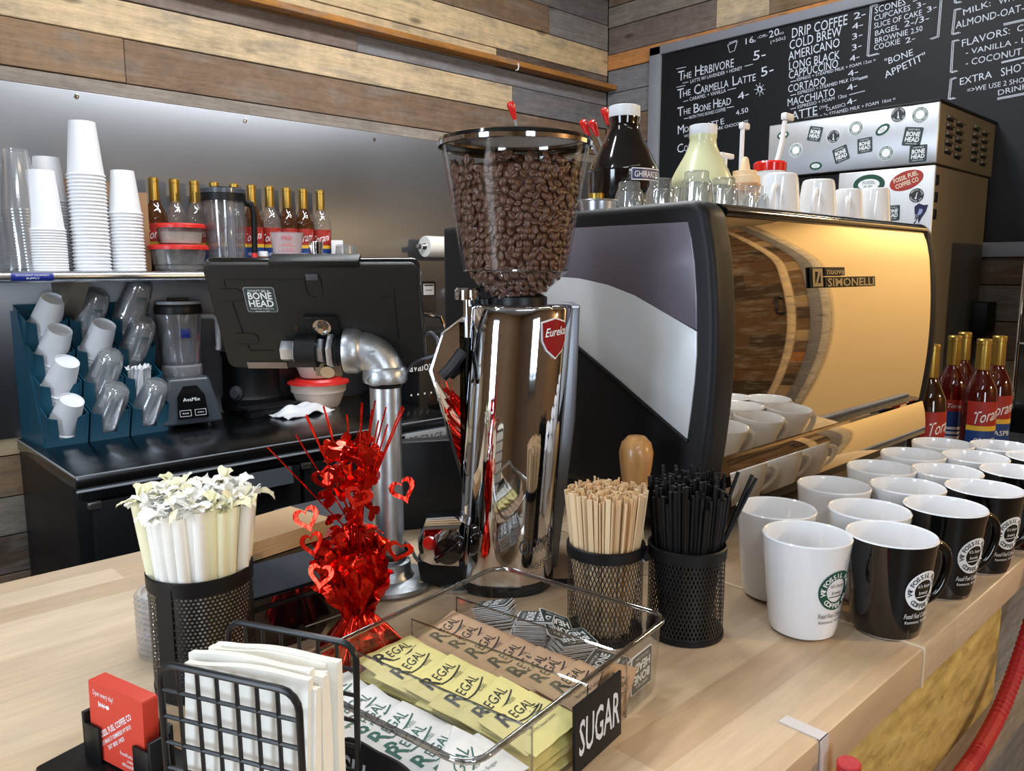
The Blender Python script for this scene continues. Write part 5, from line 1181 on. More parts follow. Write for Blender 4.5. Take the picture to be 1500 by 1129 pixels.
def sticker(px, py, kind, w, ang, lab, extra=None):
    q = PX(px, py, IX); M_ = T(-.0008 if q.z > IM else .0032, q.y-IY0, q.z-FLOOR) @ SF @ Matrix.Rotation(ang, 4, 'Z'); m = MB(); h = w
    circ = lambda r, k=1.: [(r*math.cos(a), r*k*math.sin(a)) for a in [2*PI*i/32 for i in range(32)]]
    def flat(poly, lift, mi): m.prism(poly, lift-.0003, lift, M=M_, mi=mi)
    def ringtext(tx, r, a0, da, sz, mi, lift, flip=False):
        for i, ch in enumerate(tx):
            a = a0+(da if flip else -da)*i
            if ch != ' ': m.text(ch, sz, M_ @ T(r*math.cos(a), r*math.sin(a), lift) @ Matrix.Rotation(a+(PI/2 if flip else -PI/2), 4, 'Z') @ T(0, -sz*.35, 0), mi, bold=.02)
    if kind == 'square':
        flat(rrect(w/2, w/2, w*.08), .0004, 0)
        m.text('BONE', w*.34, M_ @ T(0, .0+w*.02, .0008), 1, width=w*.74, bold=.03); m.text('HEAD', w*.34, M_ @ T(0, -w*.27, .0008), 1, width=w*.76, bold=.03)
        m.text("DON'T BE A", w*.12, M_ @ T(0, w*.33, .0008), 1, width=w*.6); m.text('FOSSIL FUEL COFFEE', w*.09, M_ @ T(0, -w*.41, .0008), 1, width=w*.6)
    elif kind in ('dark', 'pale'):
        flat(circ(w/2), .0004, 1); flat(circ(w*.46), .0008, 0)
        if kind == 'pale': flat(circ(w*.27), .0012, 1)
        ringtext('FOSSIL FUEL', w*.365, PI*.90, PI*.08, w*.125, 1, .0012); ringtext('COFFEE CO', w*.365, -PI*.84, PI*.085, w*.125, 1, .0012, True)
        if kind == 'dark': m.prism([(-.03*w, -.18*w), (.03*w, -.18*w), (.02*w, .2*w), (-.02*w, .2*w)], .0009, .0012, M=M_, mi=1); flat([(.07*w*math.cos(a)+0, -.18*w+.07*w*math.sin(a)) for a in [i*PI/8 for i in range(16)]], .0012, 1)
    elif kind == 'oval':
        flat(circ(w/2, .62), .0004, 0); flat(circ(w*.34, .5), .0008, 1); m.text('FOSSIL', w*.14, M_ @ T(0, .01*w, .0012), 0, width=w*.40); m.text('FUEL', w*.13, M_ @ T(0, -.12*w, .0012), 0, width=w*.3)
    elif kind == 'red':
        flat(circ(w/2, .56), .0004, 0); m.text('FOSSIL FUEL', w*.19, M_ @ T(0, .04*w, .0008), 1, width=w*.72, bold=.02); m.text('COFFEE CO', w*.19, M_ @ T(0, -.15*w, .0008), 1, width=w*.68, bold=.02)
    elif kind == 'bird':
        flat([(-.3*w, -.5*w), (-.12*w, -.3*w), (-.22*w, .05*w), (-.25*w, .35*w), (-.05*w, .5*w), (.2*w, .4*w), (.38*w, .42*w), (.3*w, .1*w), (.12*w, -.2*w), (.0, -.48*w), (-.05*w, -.2*w), (-.18*w, -.5*w)], .0004, 0); flat([(-.1*w, -.1*w), (.0, .25*w), (.16*w, .2*w), (.1*w, .0)], .0008, 1); flat([(-.2*w, -.28*w), (-.18*w, .02*w), (.02*w, -.1*w)], .0009, 2)
    mats = {'square': [TEALGREY, WHITE_INK], 'dark': [pbr('sticker_charcoal', C(40, 44, 48), .5), WHITE_INK], 'pale': [pbr('sticker_sage', C(120, 136, 130), .5), WHITE_INK], 'oval': [GREEN_INK, WHITE_INK], 'red': [pbr('sticker_red', C(166, 50, 42), .5), pbr('sticker_cream', C(230, 216, 190), .5)], 'bird': [pbr('sticker_navy', C(28, 32, 70), .5), pbr('sticker_sky', C(150, 160, 205), .5), pbr('sticker_ash', C(110, 104, 120), .5)]}[kind]
    part('sticker', m, mats, t, lab)
for a in ((1147, 198, 'oval', .042, .15, 'small green oval sticker near the top corner'), (1166, 220, 'pale', .046, 0, 'faded sage round sticker'), (1194, 196, 'square', .046, -.22, 'square slate sticker, tilted'), (1221, 200, 'dark', .044, .1, 'dark round sticker'), (1254, 188, 'pale', .046, .1, 'sage round sticker'), (1195, 243, 'oval', .042, -.05, 'small green oval sticker low down'), (1232, 226, 'square', .048, .32, 'square slate sticker, tilted up'), (1267, 213, 'square', .046, .08, 'square slate sticker'),
          (1293, 190, 'oval', .046, .55, 'green oval sticker, tilted'), (1298, 224, 'pale', .046, .1, 'sage round sticker above the seam'), (1316, 168, 'dark', .046, .1, 'dark round sticker near the top'), (1348, 168, 'pale', .048, 0, 'pale round sticker near the top'), (1337, 200, 'square', .054, -.15, 'larger square slate sticker'), (1345, 225, 'square', .050, 0, 'square slate sticker near the edge'),
          (1327, 264, 'red', .100, .30, 'big red oval sticker'), (1342, 286, 'dark', .046, -.2, 'dark round sticker below the seam'), (1272, 270, 'oval', .098, .0, 'large green oval sticker behind a mug'), (1306, 312, 'square', .046, .03, 'square slate sticker beside the mug'), (1346, 313, 'bird', .062, 0, 'navy bird-shaped sticker')): sticker(*a)

# black box on the wall under the board, and the black fridge edge
p0, p1 = PX(1370, 441, 3.0), PX(1444, 484, 3.0)
t = thing('speaker_box', 'matt black box fixed under the ice machine edge on the plank wall', 'box', (3.0, (p0.y+p1.y)/2, (p0.z+p1.z)/2)); w = abs(p0.y-p1.y)/2; h = abs(p0.z-p1.z)/2
part('case', MB().box(0, .095, -w, w, -h-.01, h, .004), BLK_M, t); part('front_seam', MB().box(-.001, .002, -.001, .001, -h-.005, h-.005), BLK_M, t)
pq = PX(1491, 500, 2.75); t = thing('display_fridge', 'black fridge with a silver edge trim at the photo\'s far side behind the syrups', 'fridge', (2.75, pq.y, FLOOR))
part('cabinet', MB().box(.0, .33, -.42, 0, 0, 1.56, .004), BLK_G, t); part('edge_trim', MB().box(-.004, .004, -.006, .003, .05, 1.56, .001).box(-.004, .003, -.42, 0, 1.205, 1.213, .001), CHROME, t); part('latch', MB().ball((-.002, -.022, 1.245), .007), CHROME, t)

# syrup bottles on the bar beyond the machine
for px, Y, fl, mt, bk, lab in ((1362, .60, 'MOCHA', BROWNS, False, 'brown syrup bottle hidden partly by the machine corner, beside the mugs'), (1394, .73, 'CHERRY', DARKRED, True, 'red syrup bottle showing its back label, behind the brown one'), (1408, .80, 'CHERRY', DARKRED, True, 'red syrup bottle in the back row, next to the black box'), (1437, .64, 'ORANGE', DARKRED, False, 'dark red orange-flavour syrup bottle in front of the others'), (1459, .66, 'RASPB', DARKRED, False, 'dark red syrup bottle last before the black fridge edge')):
    p = PY(px, 560, Y); dep = (p-CC).dot(CF)
    for _ in range(12):   # stand each where its cap meets the photo's sight line
        pass
    X_ = {1362: 1.76, 1394: 2.03, 1408: 2.16, 1437: 1.98, 1459: 2.10}[px]; q = PX(px, 560, X_)
    bottle('syrup_bottle', mt, lab, fl, (q.x, q.y, -.055), face(q)+{1362: .9, 1394: .35, 1408: -.9, 1437: .55, 1459: .5}[px], bk)

# ---------------------------------------------------------------- mugs on the bar
RM = [(.036-.0, 0)]
def mr(z): return .0355+(z-.012)/.088*.009+.0005
def logo_mesh(dark, name):
    """round emblem printed on the mug wall; local angle 0 is the handle, the print is turned away from it"""
    m = MB(); ctr = -PI/2
    def w(x, y, z=0, dz=0.): r = mr(.058+y)+dz; a = ctr+x/.0405; return (r*math.cos(a), r*math.sin(a), .058+y)
    def ring(r0, r1, dz, mi, n=48):
        vs = [w(r*math.cos(2*PI*k/n), r*math.sin(2*PI*k/n), dz=dz) for r in (r0, (r0+r1)/2, r1) for k in range(n)]
        m.add(vs, [(j*n+k, j*n+(k+1) % n, (j+1)*n+(k+1) % n, (j+1)*n+k) for j in range(2) for k in range(n)][::1], None, mi)
    R_ = .0215
    def disc(r, dz, mi, n=48): ring(r*.02, r, dz, mi, n)
    base_i, ink = (0, 1) if dark else (0, 1)
    if dark: ring(R_*.55, R_, .0004, 0)
    else: ring(R_*.60, R_, .0004, 0)
    def rt(tx, a0, da, flip):
        for i, ch in enumerate(tx):
            a = a0+(da if flip else -da)*i
            if ch == ' ': continue
            rot = a+(PI/2 if flip else -PI/2); cx, cy = R_*.78*math.cos(a), R_*.78*math.sin(a)
            m.text(ch, .0072, None, 1, fn=lambda x, y, z: w(cx+x*math.cos(rot)-(y-.0025)*math.sin(rot), cy+x*math.sin(rot)+(y-.0025)*math.cos(rot), dz=.0008), bold=.02)
    rt('FOSSIL FUEL', PI*.86, PI*.08, False); rt('COFFEE CO', -PI*.76, PI*.072, True); rt('WY', PI*1.03, PI*.06, False)
    k = 0 if dark else 2
    m.text("it's been", .0058, None, k, fn=lambda x, y, z: w(x, y+.0035, dz=.0005), width=.017); m.text('brewing', .0058, None, k, fn=lambda x, y, z: w(x, y-.004, dz=.0005), width=.013)
    m.grid(lambda u, v: w(-.009+.018*u, -.0062-.0009*v, dz=.0005), 6, 1, mi=k)
    m.text('Fossil Fuel Coffee Co', .0078, None, k, fn=lambda x, y, z: w(x, y-.030, dz=.0005), width=.040, shear=.3); m.text('Kemmerer, WY USA', .005, None, k, fn=lambda x, y, z: w(x, y-.036, dz=.0005), width=.036)
    return m.mesh(name, [WHITE_INK, BLACK_INK] if dark else [GREEN_INK, WHITE_INK, BLACK_INK], 60)
LOGO_W, LOGO_B = logo_mesh(False, 'emblem_green'), logo_mesh(True, 'emblem_white')
def mug2(dark):
    m = mug_geo()
    # inside and lip white, outside coloured
    for i, f in enumerate(m.f):
        zs = [m.v[k] for k in f]; r = sum(math.hypot(v[0], v[1]) for v in zs)/len(zs); zz = sum(v[2] for v in zs)/len(zs)
        out = r > mr(zz)-.0016 and zz < .1043
        m.mi[i] = 1 if (out and dark) else 0
    return m.mesh('mug_body', [WHITE_C, BLACK_C])
BODY_W, BODY_B = mug2(False), mug2(True); HAND_W = MUGH; HAND_B = handle_geo().mesh('mug_handle', [BLACK_C])
MUGS = [(.833, .432, 0, 'white coffee mug nearest the black stir straws, behind the front white mug'), (.771, .364, 0, 'white coffee mug in front with a green round emblem'), (.836, .303, 1, 'black coffee mug at the front with white emblem and full handle, beside the green-emblem mug'),
        (.979, .430, 0, 'white coffee mug second along the row by the machine'), (.906, .355, 0, 'white coffee mug directly behind the front white and black mugs, middle row'), (.984, .299, 1, 'black coffee mug second in the row along the counter edge'),
        (1.116, .425, 0, 'white coffee mug third along the row by the machine'), (1.043, .363, 0, 'white coffee mug third in the middle row'), (1.104, .292, 1, 'black coffee mug third in the row along the counter edge'),
        (1.234, .425, 0, 'white coffee mug fourth along the row by the machine'), (1.163, .355, 0, 'white coffee mug fourth in the middle row, beside a black mug cut by the frame'), (1.231, .288, 1, 'black coffee mug fourth along the counter edge, cut by the photo frame'),
        (1.346, .420, 0, 'white coffee mug last in the row by the machine, before the syrups'), (1.284, .355, 0, 'white coffee mug fifth in the middle row'), (1.350, .287, 1, 'black coffee mug furthest along the counter edge, only its rim showing'), (1.395, .350, 0, 'white coffee mug last in the middle row, in front of the orange syrup')]
for i, (x, y, dk, lab) in enumerate(MUGS):
    toc = math.atan2(-y, -x)
    t = thing('coffee_mug', lab, 'mug', (x, y, 0), toc+math.radians(52)+PI/2+rw.uniform(-.05, .05))   # the print looks 52 degrees to the right of the camera
    bdy = part('body', BODY_B if dk else BODY_W, None, t)
    h = part('handle', HAND_B if dk else HAND_W, None, t); h.rotation_euler = (0, 0, -.24 if dk else .75)
    part('emblem', LOGO_B if dk else LOGO_W, None, bdy, 'white ring emblem with dark lettering' if dk else 'green ring emblem with white lettering')
# ---------------------------------------------------------------- straws, sticks and their cups
rf = random.Random(17)
SP = Vector((.265, .697, 0))
t = thing('straw_holder', 'tall black perforated metal cup packed with wrapped straws', 'cup', SP)
PERF = perforated('perforated_steel', C(24, 24, 26), 1/.0034, 72, .29, False, .006, .098)
part('perforated_wall', MB().lathe([(.0445, 0), (.0455, .11)], 64), PERF, t, 'perforated wall')
part('rim', MB().lathe([(.0452, .0995), (.0462, .0995), (.0465, .112), (.0455, .113), (.0445, .111), (.0445, .0995), (.0452, .0995)], 64), BLK_M, t)
part('base', MB().lathe([(0, .0), (.0448, 0), (.0452, .006), (.0435, .006), (0, .004)], 64), BLK_M, t)
part('seam', MB().prism([(.0447, -.009), (.0455, -.009), (.0461, .009), (.0453, .009)], .0, .106, M=RZ(math.atan2(-SP.y, -SP.x)-.75)), BLK_M, t)
def wstraw(sd, mat):
    r = random.Random(sd); m = MB(); H_ = .163; m.tube([(0, 0, 0), (0, 0, H_*.5), (0, 0, H_)], [.0052, .0055, .0054], 10)
    for q in range(3):   # folded and twisted paper ends
        a = r.uniform(0, 6.28); L = r.uniform(.014, .023); bend = r.uniform(.2, 1.5); w = r.uniform(.0045, .0075)
        def f(u, v):
            s = L*v; ww = w*(1.0-.75*math.exp(-((v-.42)/.2)**2)+.4*v); x = (u-.5)*2*ww; tw = v*r_[0]
            px_, py_ = s*math.sin(bend*v), 0
            X_ = x*math.cos(tw); Y_ = x*math.sin(tw)
            ca, sa = math.cos(a), math.sin(a)
            return (ca*px_-sa*X_, sa*px_+ca*X_, H_-.002+s*math.cos(bend*v)*.75+Y_*.5+.0012*math.sin(u*19+v*11))
        r_ = [r.uniform(-1.6, 1.6)]
        m.grid(f, 5, 8)
    return m.mesh('wrapped_straw', [mat], 45)
WS = [wstraw(i, WRAP) for i in range(7)]+[wstraw(9, WRAP_Y), wstraw(10, WRAP_Y)]
def pack(R_, d, jit, seed):
    r = random.Random(seed); out = []; n = int(R_/d)+1
    for j in range(-n, n+1):
        for i in range(-n, n+1):
            x = (i+.5*(j % 2))*d; y = j*d*.866
            if math.hypot(x, y) < R_-d*.45: out.append((x+r.uniform(-jit, jit), y+r.uniform(-jit, jit)))
    return out
def bunch(name, meshes, c, R_, d, jit, seed, lean, z0, zvar, lab, cat, group, spread=1.0, base=.80):
    r = random.Random(seed)
    for i, (x, y) in enumerate(pack(R_, d, jit, seed)):
        o = bpy.data.objects.new(name, meshes[r.randrange(len(meshes))]); COL.objects.link(o)
        q = Vector((x, y, 0)).length/R_
        o.location = (c[0]+x*base, c[1]+y*base, z0+r.uniform(-zvar, zvar))
        ax = Vector((-y, x, 0)).normalized() if q > .05 else Vector((1, 0, 0))
        o.rotation_mode = 'QUATERNION'; o.rotation_quaternion = Matrix.Rotation(lean*q*spread+r.uniform(-.02, .02), 3, ax).to_quaternion() @ Matrix.Rotation(r.uniform(-PI, PI), 3, 'Z').to_quaternion()
        tag(o, lab, cat, group)
bunch('wrapped_straw', WS, SP, .0480, .0094, .0008, 3, .125, .012, .006, 'paper-wrapped white straw packed in the perforated black cup', 'straw', 'wrapped straws in the perforated cup', 1.0, .64)

MESH1 = perforated('diamond_mesh', C(20, 20, 22), 1/.0052, 60, .36, True, .005, .089)
MESH2 = perforated('diamond_mesh_fine', C(18, 18, 20), 1/.0046, 64, .30, True, .006, .089)
def mesh_cup(loc, r, h, mat, lab):
    t = thing('mesh_cup', lab, 'cup', loc)
    part('mesh_wall', MB().lathe([(r, 0), (r, h-.008)], 64), mat, t); part('rim', MB().lathe([(r-.0008, h-.011), (r+.0012, h-.011), (r+.0016, h), (r, h+.0012), (r-.0012, h), (r-.0008, h-.011)], 64), BLK_M, t); part('base', MB().lathe([(0, 0), (r+.0008, 0), (r+.0008, .005), (r-.001, .005), (0, .003)], 64), BLK_M, t)
ST = Vector((.612, .505, 0)); BS = Vector((.676, .448, 0))
mesh_cup(ST, .0395, .099, MESH1, 'black mesh cup full of birch stir sticks beside the acrylic bin')
mesh_cup(BS, .0395, .097, MESH2, 'black mesh cup full of black stir straws beside the white mug')
stk = [MB().box(-.0026, .0026, -.0006, .0006, 0, .150, .0003, seg=1).mesh('stir_stick', [BIRCH]), MB().box(-.0027, .0027, -.0007, .0007, 0, .153, .0003, seg=1).mesh('stir_stick', [pbr('birch_stick_dark', C(206, 172, 128), .7, var=.14, scale=60, stretch=(1, 1, .06))])]
bunch('stir_stick', [stk[0], stk[0], stk[1]], ST, .0385, .0041, .0007, 5, .115, .005, .0035, 'flat pale wooden stir stick packed in the mesh cup', 'stir stick', 'birch stir sticks in the mesh cup', 1.0, .68)
bst = [MB().tube([(0, 0, 0), (0, 0, .150)], .0020, 7).mesh('stir_straw', [BLK]), MB().tube([(0, 0, 0), (0, 0, .158)], .0020, 7).mesh('stir_straw', [BLK])]
bunch('stir_straw', bst, BS, .0385, .0042, .0008, 8, .105, .004, .012, 'thin black stir straw bunched in the mesh cup', 'stir straw', 'black stir straws in the mesh cup', 1.0, .68)
for k, (a, l) in enumerate(((.42, .02), (.36, .03), (.30, .015))):
    o = bpy.data.objects.new('stir_straw', bst[0]); COL.objects.link(o); d = Vector((CR.x, CR.y, 0))
    o.location = BS+d*l*.4+Vector((0, 0, .03)); o.rotation_mode = 'QUATERNION'; o.rotation_quaternion = Matrix.Rotation(a, 3, Vector((-d.y, d.x, 0))).to_quaternion()
    tag(o, 'black stir straw leaning far out of the cup towards the mugs', 'stir straw', 'black stir straws leaning out')

# stack of clear lids behind the straw cup
ld = MB().lathe([(0, .003), (.029, .003), (.0305, .006), (.033, .006), (.0345, .002), (.036, 0), (.037, .003), (.0358, .005)], 40).mesh('clear_lid', [CLEARCUP])
lp = PZ(245, 962)
for k in range(11):
    o = part('cup_cover', ld, None, loc=(.270, .784, .0005+.0056*k)); tag(o, 'clear plastic cup lid stacked behind the perforated straw cup' if k < 10 else 'topmost clear plastic lid of the stack behind the straw cup', 'lid', 'clear lids in the stack' if k < 10 else None)

# ---------------------------------------------------------------- red foil centrepiece
CP = Vector((.392, .634, 0)); t = thing('foil_centerpiece', 'red metallic foil centrepiece with heart garlands and wire sprays', 'decoration', CP)
rcn = random.Random(4)
part('weight', MB().lathe([(0, 0), (.026, 0), (.030, .006), (.026, .03), (.012, .045), (0, .05)], 24), FOIL, t)
m = MB()   # gathered foil: skirt below the neck, petals above
def skirt(u, v):
    a = 2*PI*u; r = .012+.030*v**1.2+.006*v*math.sin(a*9+1)+.003*v*math.sin(a*17); return (r*math.cos(a), r*math.sin(a), .048*(1-v)**.8+.004*v*math.sin(a*7)*.5+.002)
m.grid(skirt, 90, 10, wrap=True); part('foil_skirt', m, FOIL, t, 'crinkled foil skirt', 50)
RW = Matrix.Rotation(math.atan2(CR.y, CR.x), 4, 'Z')
for k, (a0, lean, H_, w) in enumerate(((2.7, .30, .080, .025), (3.5, .26, .088, .027), (4.4, .14, .075, .028), (5.3, .16, .082, .028), (.15, .30, .055, .026), (1.1, .2, .085, .025), (2.0, .22, .09, .026), (3.05, .40, .065, .022))):
    m = MB()
    def petal(u, v):
        ww = w*(.22+1.15*v-.55*v**4)*(1 if v < .97 else .8); x = (u-.5)*2*ww; fold = .007*math.sin(u*13+k)*v+.004*math.sin(u*29+v*9)
        r = .010+H_*v*math.sin(lean)*(.7+.5*v)+fold-.16*abs(u-.5)*v*.06; z = .040+H_*v*math.cos(lean)-.022*v*v*abs(2*u-1)**1.5
        return (r*math.cos(a0)-x*math.sin(a0), r*math.sin(a0)+x*math.cos(a0), z)
    m.grid(petal, 16, 12, M=RW); part('foil_leaf', m, FOIL, t, None, 50)
m = MB()
def spray(x0, x1, z1, y1=0., zs=.06):
    z1 *= .92
    m.tube([RW @ Vector((.15*x0, 0, zs)), RW @ Vector((x0*.6+.4*x1*.4, y1*.4, zs+(z1-zs)*.5)), RW @ Vector((x1, y1, z1))], .0008, 5)
for x0, x1, z1, y1 in ((0, -.082, .232, 0), (0, -.047, .262, .01), (0, -.041, .268, -.01), (0, -.03, .272, .012), (0, -.026, .276, -.006), (0, .006, .276, .014), (0, .012, .280, -.012), (0, .017, .270, .008), (0, .023, .282, -.008), (0, .030, .272, .01), (0, .026, .262, -.01), (0, .046, .274, .005), (0, .050, .275, -.01), (0, -.01, .262, .02), (0, .036, .260, -.02), (0, -.06, .24, .02)): spray(x0, x1, z1, y1)
part('wire_spray', m, FOIL, t)
def heart(s, th, open_=True):
    P = []
    for k in range(24):
        a = 2*PI*k/24; P.append((s*.062*16*math.sin(a)**3, s*.062*(13*math.cos(a)-5*math.cos(2*a)-2*math.cos(3*a)-math.cos(4*a))))
    m = MB(); n = 24
    if open_:
        inn = [(x*.62, y*.62+.03*s) for x, y in P]; vs = [(x, y, z) for z in (-th, th) for x, y in P]+[(x, y, z) for z in (-th, th) for x, y in inn]
        m.add(vs, [(k, n+k, n+(k+1) % n, (k+1) % n) for k in range(n)]+[(2*n+k, 2*n+(k+1) % n, 3*n+(k+1) % n, 3*n+k) for k in range(n)]+[(n+k, 3*n+k, 3*n+(k+1) % n, n+(k+1) % n) for k in range(n)]+[(k, (k+1) % n, 2*n+(k+1) % n, 2*n+k) for k in range(n)])
    else: m.prism(P, -th, th)
    return m
HO, HS_ = heart(.0135, .0006).mesh('foil_heart', [FOIL]), heart(.0088, .0005, False).mesh('foil_heart', [FOIL])
def put_heart(me, p, rot): 
    o = part('foil_heart', me, None, t); o.location = RW @ Vector(p); o.rotation_euler = rot; o.scale = (1, 1, 1)
big = [(-.042, -.02, .150), (.048, -.015, .176), (.044, -.02, .118), (-.028, -.03, .098), (-.038, -.02, .125), (.01, -.035, .175), (-.02, -.03, .19)]
for p in big: put_heart(HO, p, (PI/2+rcn.uniform(-.4, .4), rcn.uniform(-.5, .5), -math.pi/4+rcn.uniform(-.5, .5)))
for k in range(92):
    zz = rcn.uniform(.10, .222); rr_ = .031*(1-abs(zz-.165)/.115)**.5 if abs(zz-.165) < .115 else .01
    a = rcn.uniform(0, 6.28); q = rr_*math.sqrt(rcn.uniform(.15, 1)); put_heart(HS_, (-.004+q*math.cos(a), q*math.sin(a), zz), (rcn.uniform(0, 6.28), rcn.uniform(0, 6.28), rcn.uniform(0, 6.28)))

# ---------------------------------------------------------------- acrylic bin with sugar packets
BA = math.radians(9); BC = (.413, .467, 0)
t = thing('acrylic_bin', 'clear acrylic divided bin holding sugar packets and small stickers', 'bin', BC, BA)
bw, bd_, bh = .137, .0985, .070
def ring_at(w, d, r, z, n=6): return [(x, y, z) for x, y in rrect(w, d, r, n)]
m = MB(); loft(m, [ring_at(bw-.006, bd_-.006, .012, .002), ring_at(bw-.004, bd_-.004, .014, .006), ring_at(bw, bd_, .017, bh)], 0, False); part('bin_wall', m, CLEAR, t, None, 60)
part('bin_floor', MB().prism(rrect(bw-.006, bd_-.006, .012), 0, .002), CLEAR, t)
part('rim', MB().tube(ring_at(bw+.001, bd_+.001, .018, bh), .0024, 10, True), CLEAR_E, t, 'rounded clear rim', 60)
DVX = [-.067, .006, .068]
for x in DVX:
    dv = part('divider', MB().box(x-.0009, x+.0009, -bd_+.004, bd_-.004, .003, .061), CLEAR, t)
    part('divider_edge', MB().tube([(x, -bd_+.003, .004), (x, -bd_+.003, .0605), (x, bd_-.003, .0605), (x, bd_-.003, .004)], .0011, 6), CLEAR_E, dv)
BMx = T(*BC) @ RZ(BA)
def packet_mesh(mat, ink, sub, w=.064, d=.050):
    m = MB()
    def top(u, v):
        x, y = (u-.5)*w, (v-.5)*d; e = max(0, 1-(2*abs(u-.5))**4)*max(0, 1-(2*abs(v-.5))**4); return (x, y, .0006+.0028*e+.0004*math.sin(u*17+v*5))
    m.grid(top, 12, 10); m.grid(lambda u, v: (lambda p: (p[0], p[1], -.0006-.3*(p[2]-.0006)))(top(1-u, v)), 12, 10)
    g = lambda x, y, z=0: (x, y, top(x/w+.5, y/d+.5)[2]+.0004)
    m.text('R', .0215, None, 1, 'LEFT', fn=lambda x, y, z: g(x-.0235, y+.003), bold=.015, shear=.1); m.text('EGAL', .0135, None, 1, 'LEFT', fn=lambda x, y, z: g(x-.0095, y+.006+.10*x), width=.027, shear=.1)
    m.grid(lambda u, v: g(-.012+.034*u, .0025-.003*math.sin(u*PI)+.006*u-.0014*v), 10, 1, mi=1); m.text('FOODS', .005, None, 1, 'LEFT', fn=lambda x, y, z: g(x+.004, y-.0015), width=.010); m.text(sub, .0042, None, 1, 'LEFT', fn=lambda x, y, z: g(x-.018, y-.0095), width=.034)
    return m.mesh('sugar_packet', [mat, ink], 60)
KINDS = {'yellow': (packet_mesh(YPKT, BLACK_INK, 'Calorie Free - Sweetener Substitute'), .0305, 0), 'tan': (packet_mesh(BPKT, BLACK_INK, 'Raw Cane Sugar Turbinado'), -.0, 1), 'white': (packet_mesh(WPKT, pbr('pale_green_print', C(40, 104, 92), .6), 'Pure Cane Sugar'), 0, 2)}
rp_ = random.Random(12)
def packets(kind, cx, ys, ztop, dz, tilt, words_, under):
    me = KINDS[kind][0]
    for i, y in enumerate(ys):
        o = bpy.data.objects.new('sugar_packet', me); COL.objects.link(o)
        o.matrix_world = BMx @ T(cx+rp_.uniform(-.002, .002), y, ztop+dz*i) @ RX(tilt+rp_.uniform(-.05, .05)) @ RY(rp_.uniform(-.06, .06)) @ RZ(rp_.uniform(-.12, .12)+.05)
        tag(o, '%s sugar packet on top of its bin column, %s' % (kind, words_[i]), 'sugar packet')
    for i in range(under):
        y = .070-.140*(i % 7)/6; lay = i//7
        o = bpy.data.objects.new('sugar_packet', me); COL.objects.link(o)
        o.matrix_world = BMx @ T(cx+rp_.uniform(-.002, .002), y, .008+.0085*lay+(i % 7)*.0005) @ RX(tilt*.6+rp_.uniform(-.08, .08)) @ RZ(rp_.uniform(-.15, .15))
        tag(o, '%s sugar packet lower down in the bin column' % kind, 'sugar packet', 'buried %s packets' % kind)
packets('yellow', -.0305, [.070, .047, .015, -.014, -.043, -.066], .043, -.0012, .17, ['furthest from the bin sign', 'next to the furthest one', 'third from the back', 'fourth from the back', 'fifth, largest print showing', 'against the wall behind the sign'], 28)
packets('tan', .037, [.068, .046, .024, -.002, -.034, -.064], .041, -.0016, .17, ['at the back end', 'second, half covered', 'third from the back', 'middle of the column', 'fifth, over a fold', 'against the front wall'], 28)
packets('white', -.102, [.074, .044, .012, -.020, -.050, -.072], .036, -.0012, .17, ['at the back end by the napkins', 'second beside the napkin basket', 'third above the chalk sign', 'fourth above the chalk sign', 'fifth near the front corner', 'at the very front corner'], 28)
o = bpy.data.objects.new('sugar_packet', KINDS['white'][0]); COL.objects.link(o); o.matrix_world = BMx @ T(-.108, -.074, .034) @ RX(.6) @ RZ(.5); tag(o, 'white sugar packet standing folded at the front corner of the bin', 'sugar packet')
o = bpy.data.objects.new('sugar_packet', KINDS['tan'][0]); COL.objects.link(o); o.matrix_world = BMx @ T(.052, -bd_+.007, .031) @ RX(PI/2+.08) @ RZ(-.5); tag(o, 'tan sugar packet upright against the bin wall behind the black sign', 'sugar packet')
# little square stickers in the last compartment
m = MB(); m.prism(rrect(.0185, .0178, .0025), 0, .0007, mi=0); m.prism(rrect(.0177, .0170, .0022), .0007, .0009, mi=1)
for tx, y, sz, w in (("DON'T BE A", .0108, .0037, .021), ('BONE', .0012, .0112, .028), ('HEAD', -.0095, .0112, .029), ('FOSSIL FUEL COFFEE', -.0145, .0025, .023)): m.text(tx, sz, T(0, y, .0011), 2, width=w, bold=.025 if sz > .01 else 0)
STK = m.mesh('square_sticker', [WHITE, TEALGREY, WHITE_INK])
def pile(cx, cy, n, rz, tx, ty, z0, slide, lab):
    for k in range(n):
        o = bpy.data.objects.new('square_sticker', STK); COL.objects.link(o)
        o.matrix_world = BMx @ T(cx+slide[0]*k+rp_.uniform(-.0012, .0012), cy+slide[1]*k+rp_.uniform(-.0012, .0012), z0+.00135*k) @ RX(tx) @ RY(ty) @ RZ(rz+rp_.uniform(-.08, .08))
        tag(o, ('topmost square slate sticker ' if k == n-1 else 'square slate sticker ')+lab, 'sticker', None if k == n-1 else 'stickers '+lab)
pile(.102, .068, 16, .5+PI, -.28, .1, .024, (.0003, .0008), 'in the pile at the back end of the bin')
pile(.102, .034, 20, .55, -.1, .12, .020, (.0002, -.0004), 'in the tall pile near the middle of the bin')
pile(.105, -.010, 16, 2.6, .0, .05, .014, (.0004, -.0003), 'in the pile before the mesh cup side')
pile(.100, -.055, 12, .15, .06, -.05, .012, (.0, -.0002), 'in the low pile by the tan packets')
o = bpy.data.objects.new('square_sticker', STK); COL.objects.link(o); o.matrix_world = BMx @ T(.112, .004, .040) @ RX(.6) @ RY(.2) @ RZ(2.5); tag(o, 'square slate sticker tipped up on edge above the piles', 'sticker')
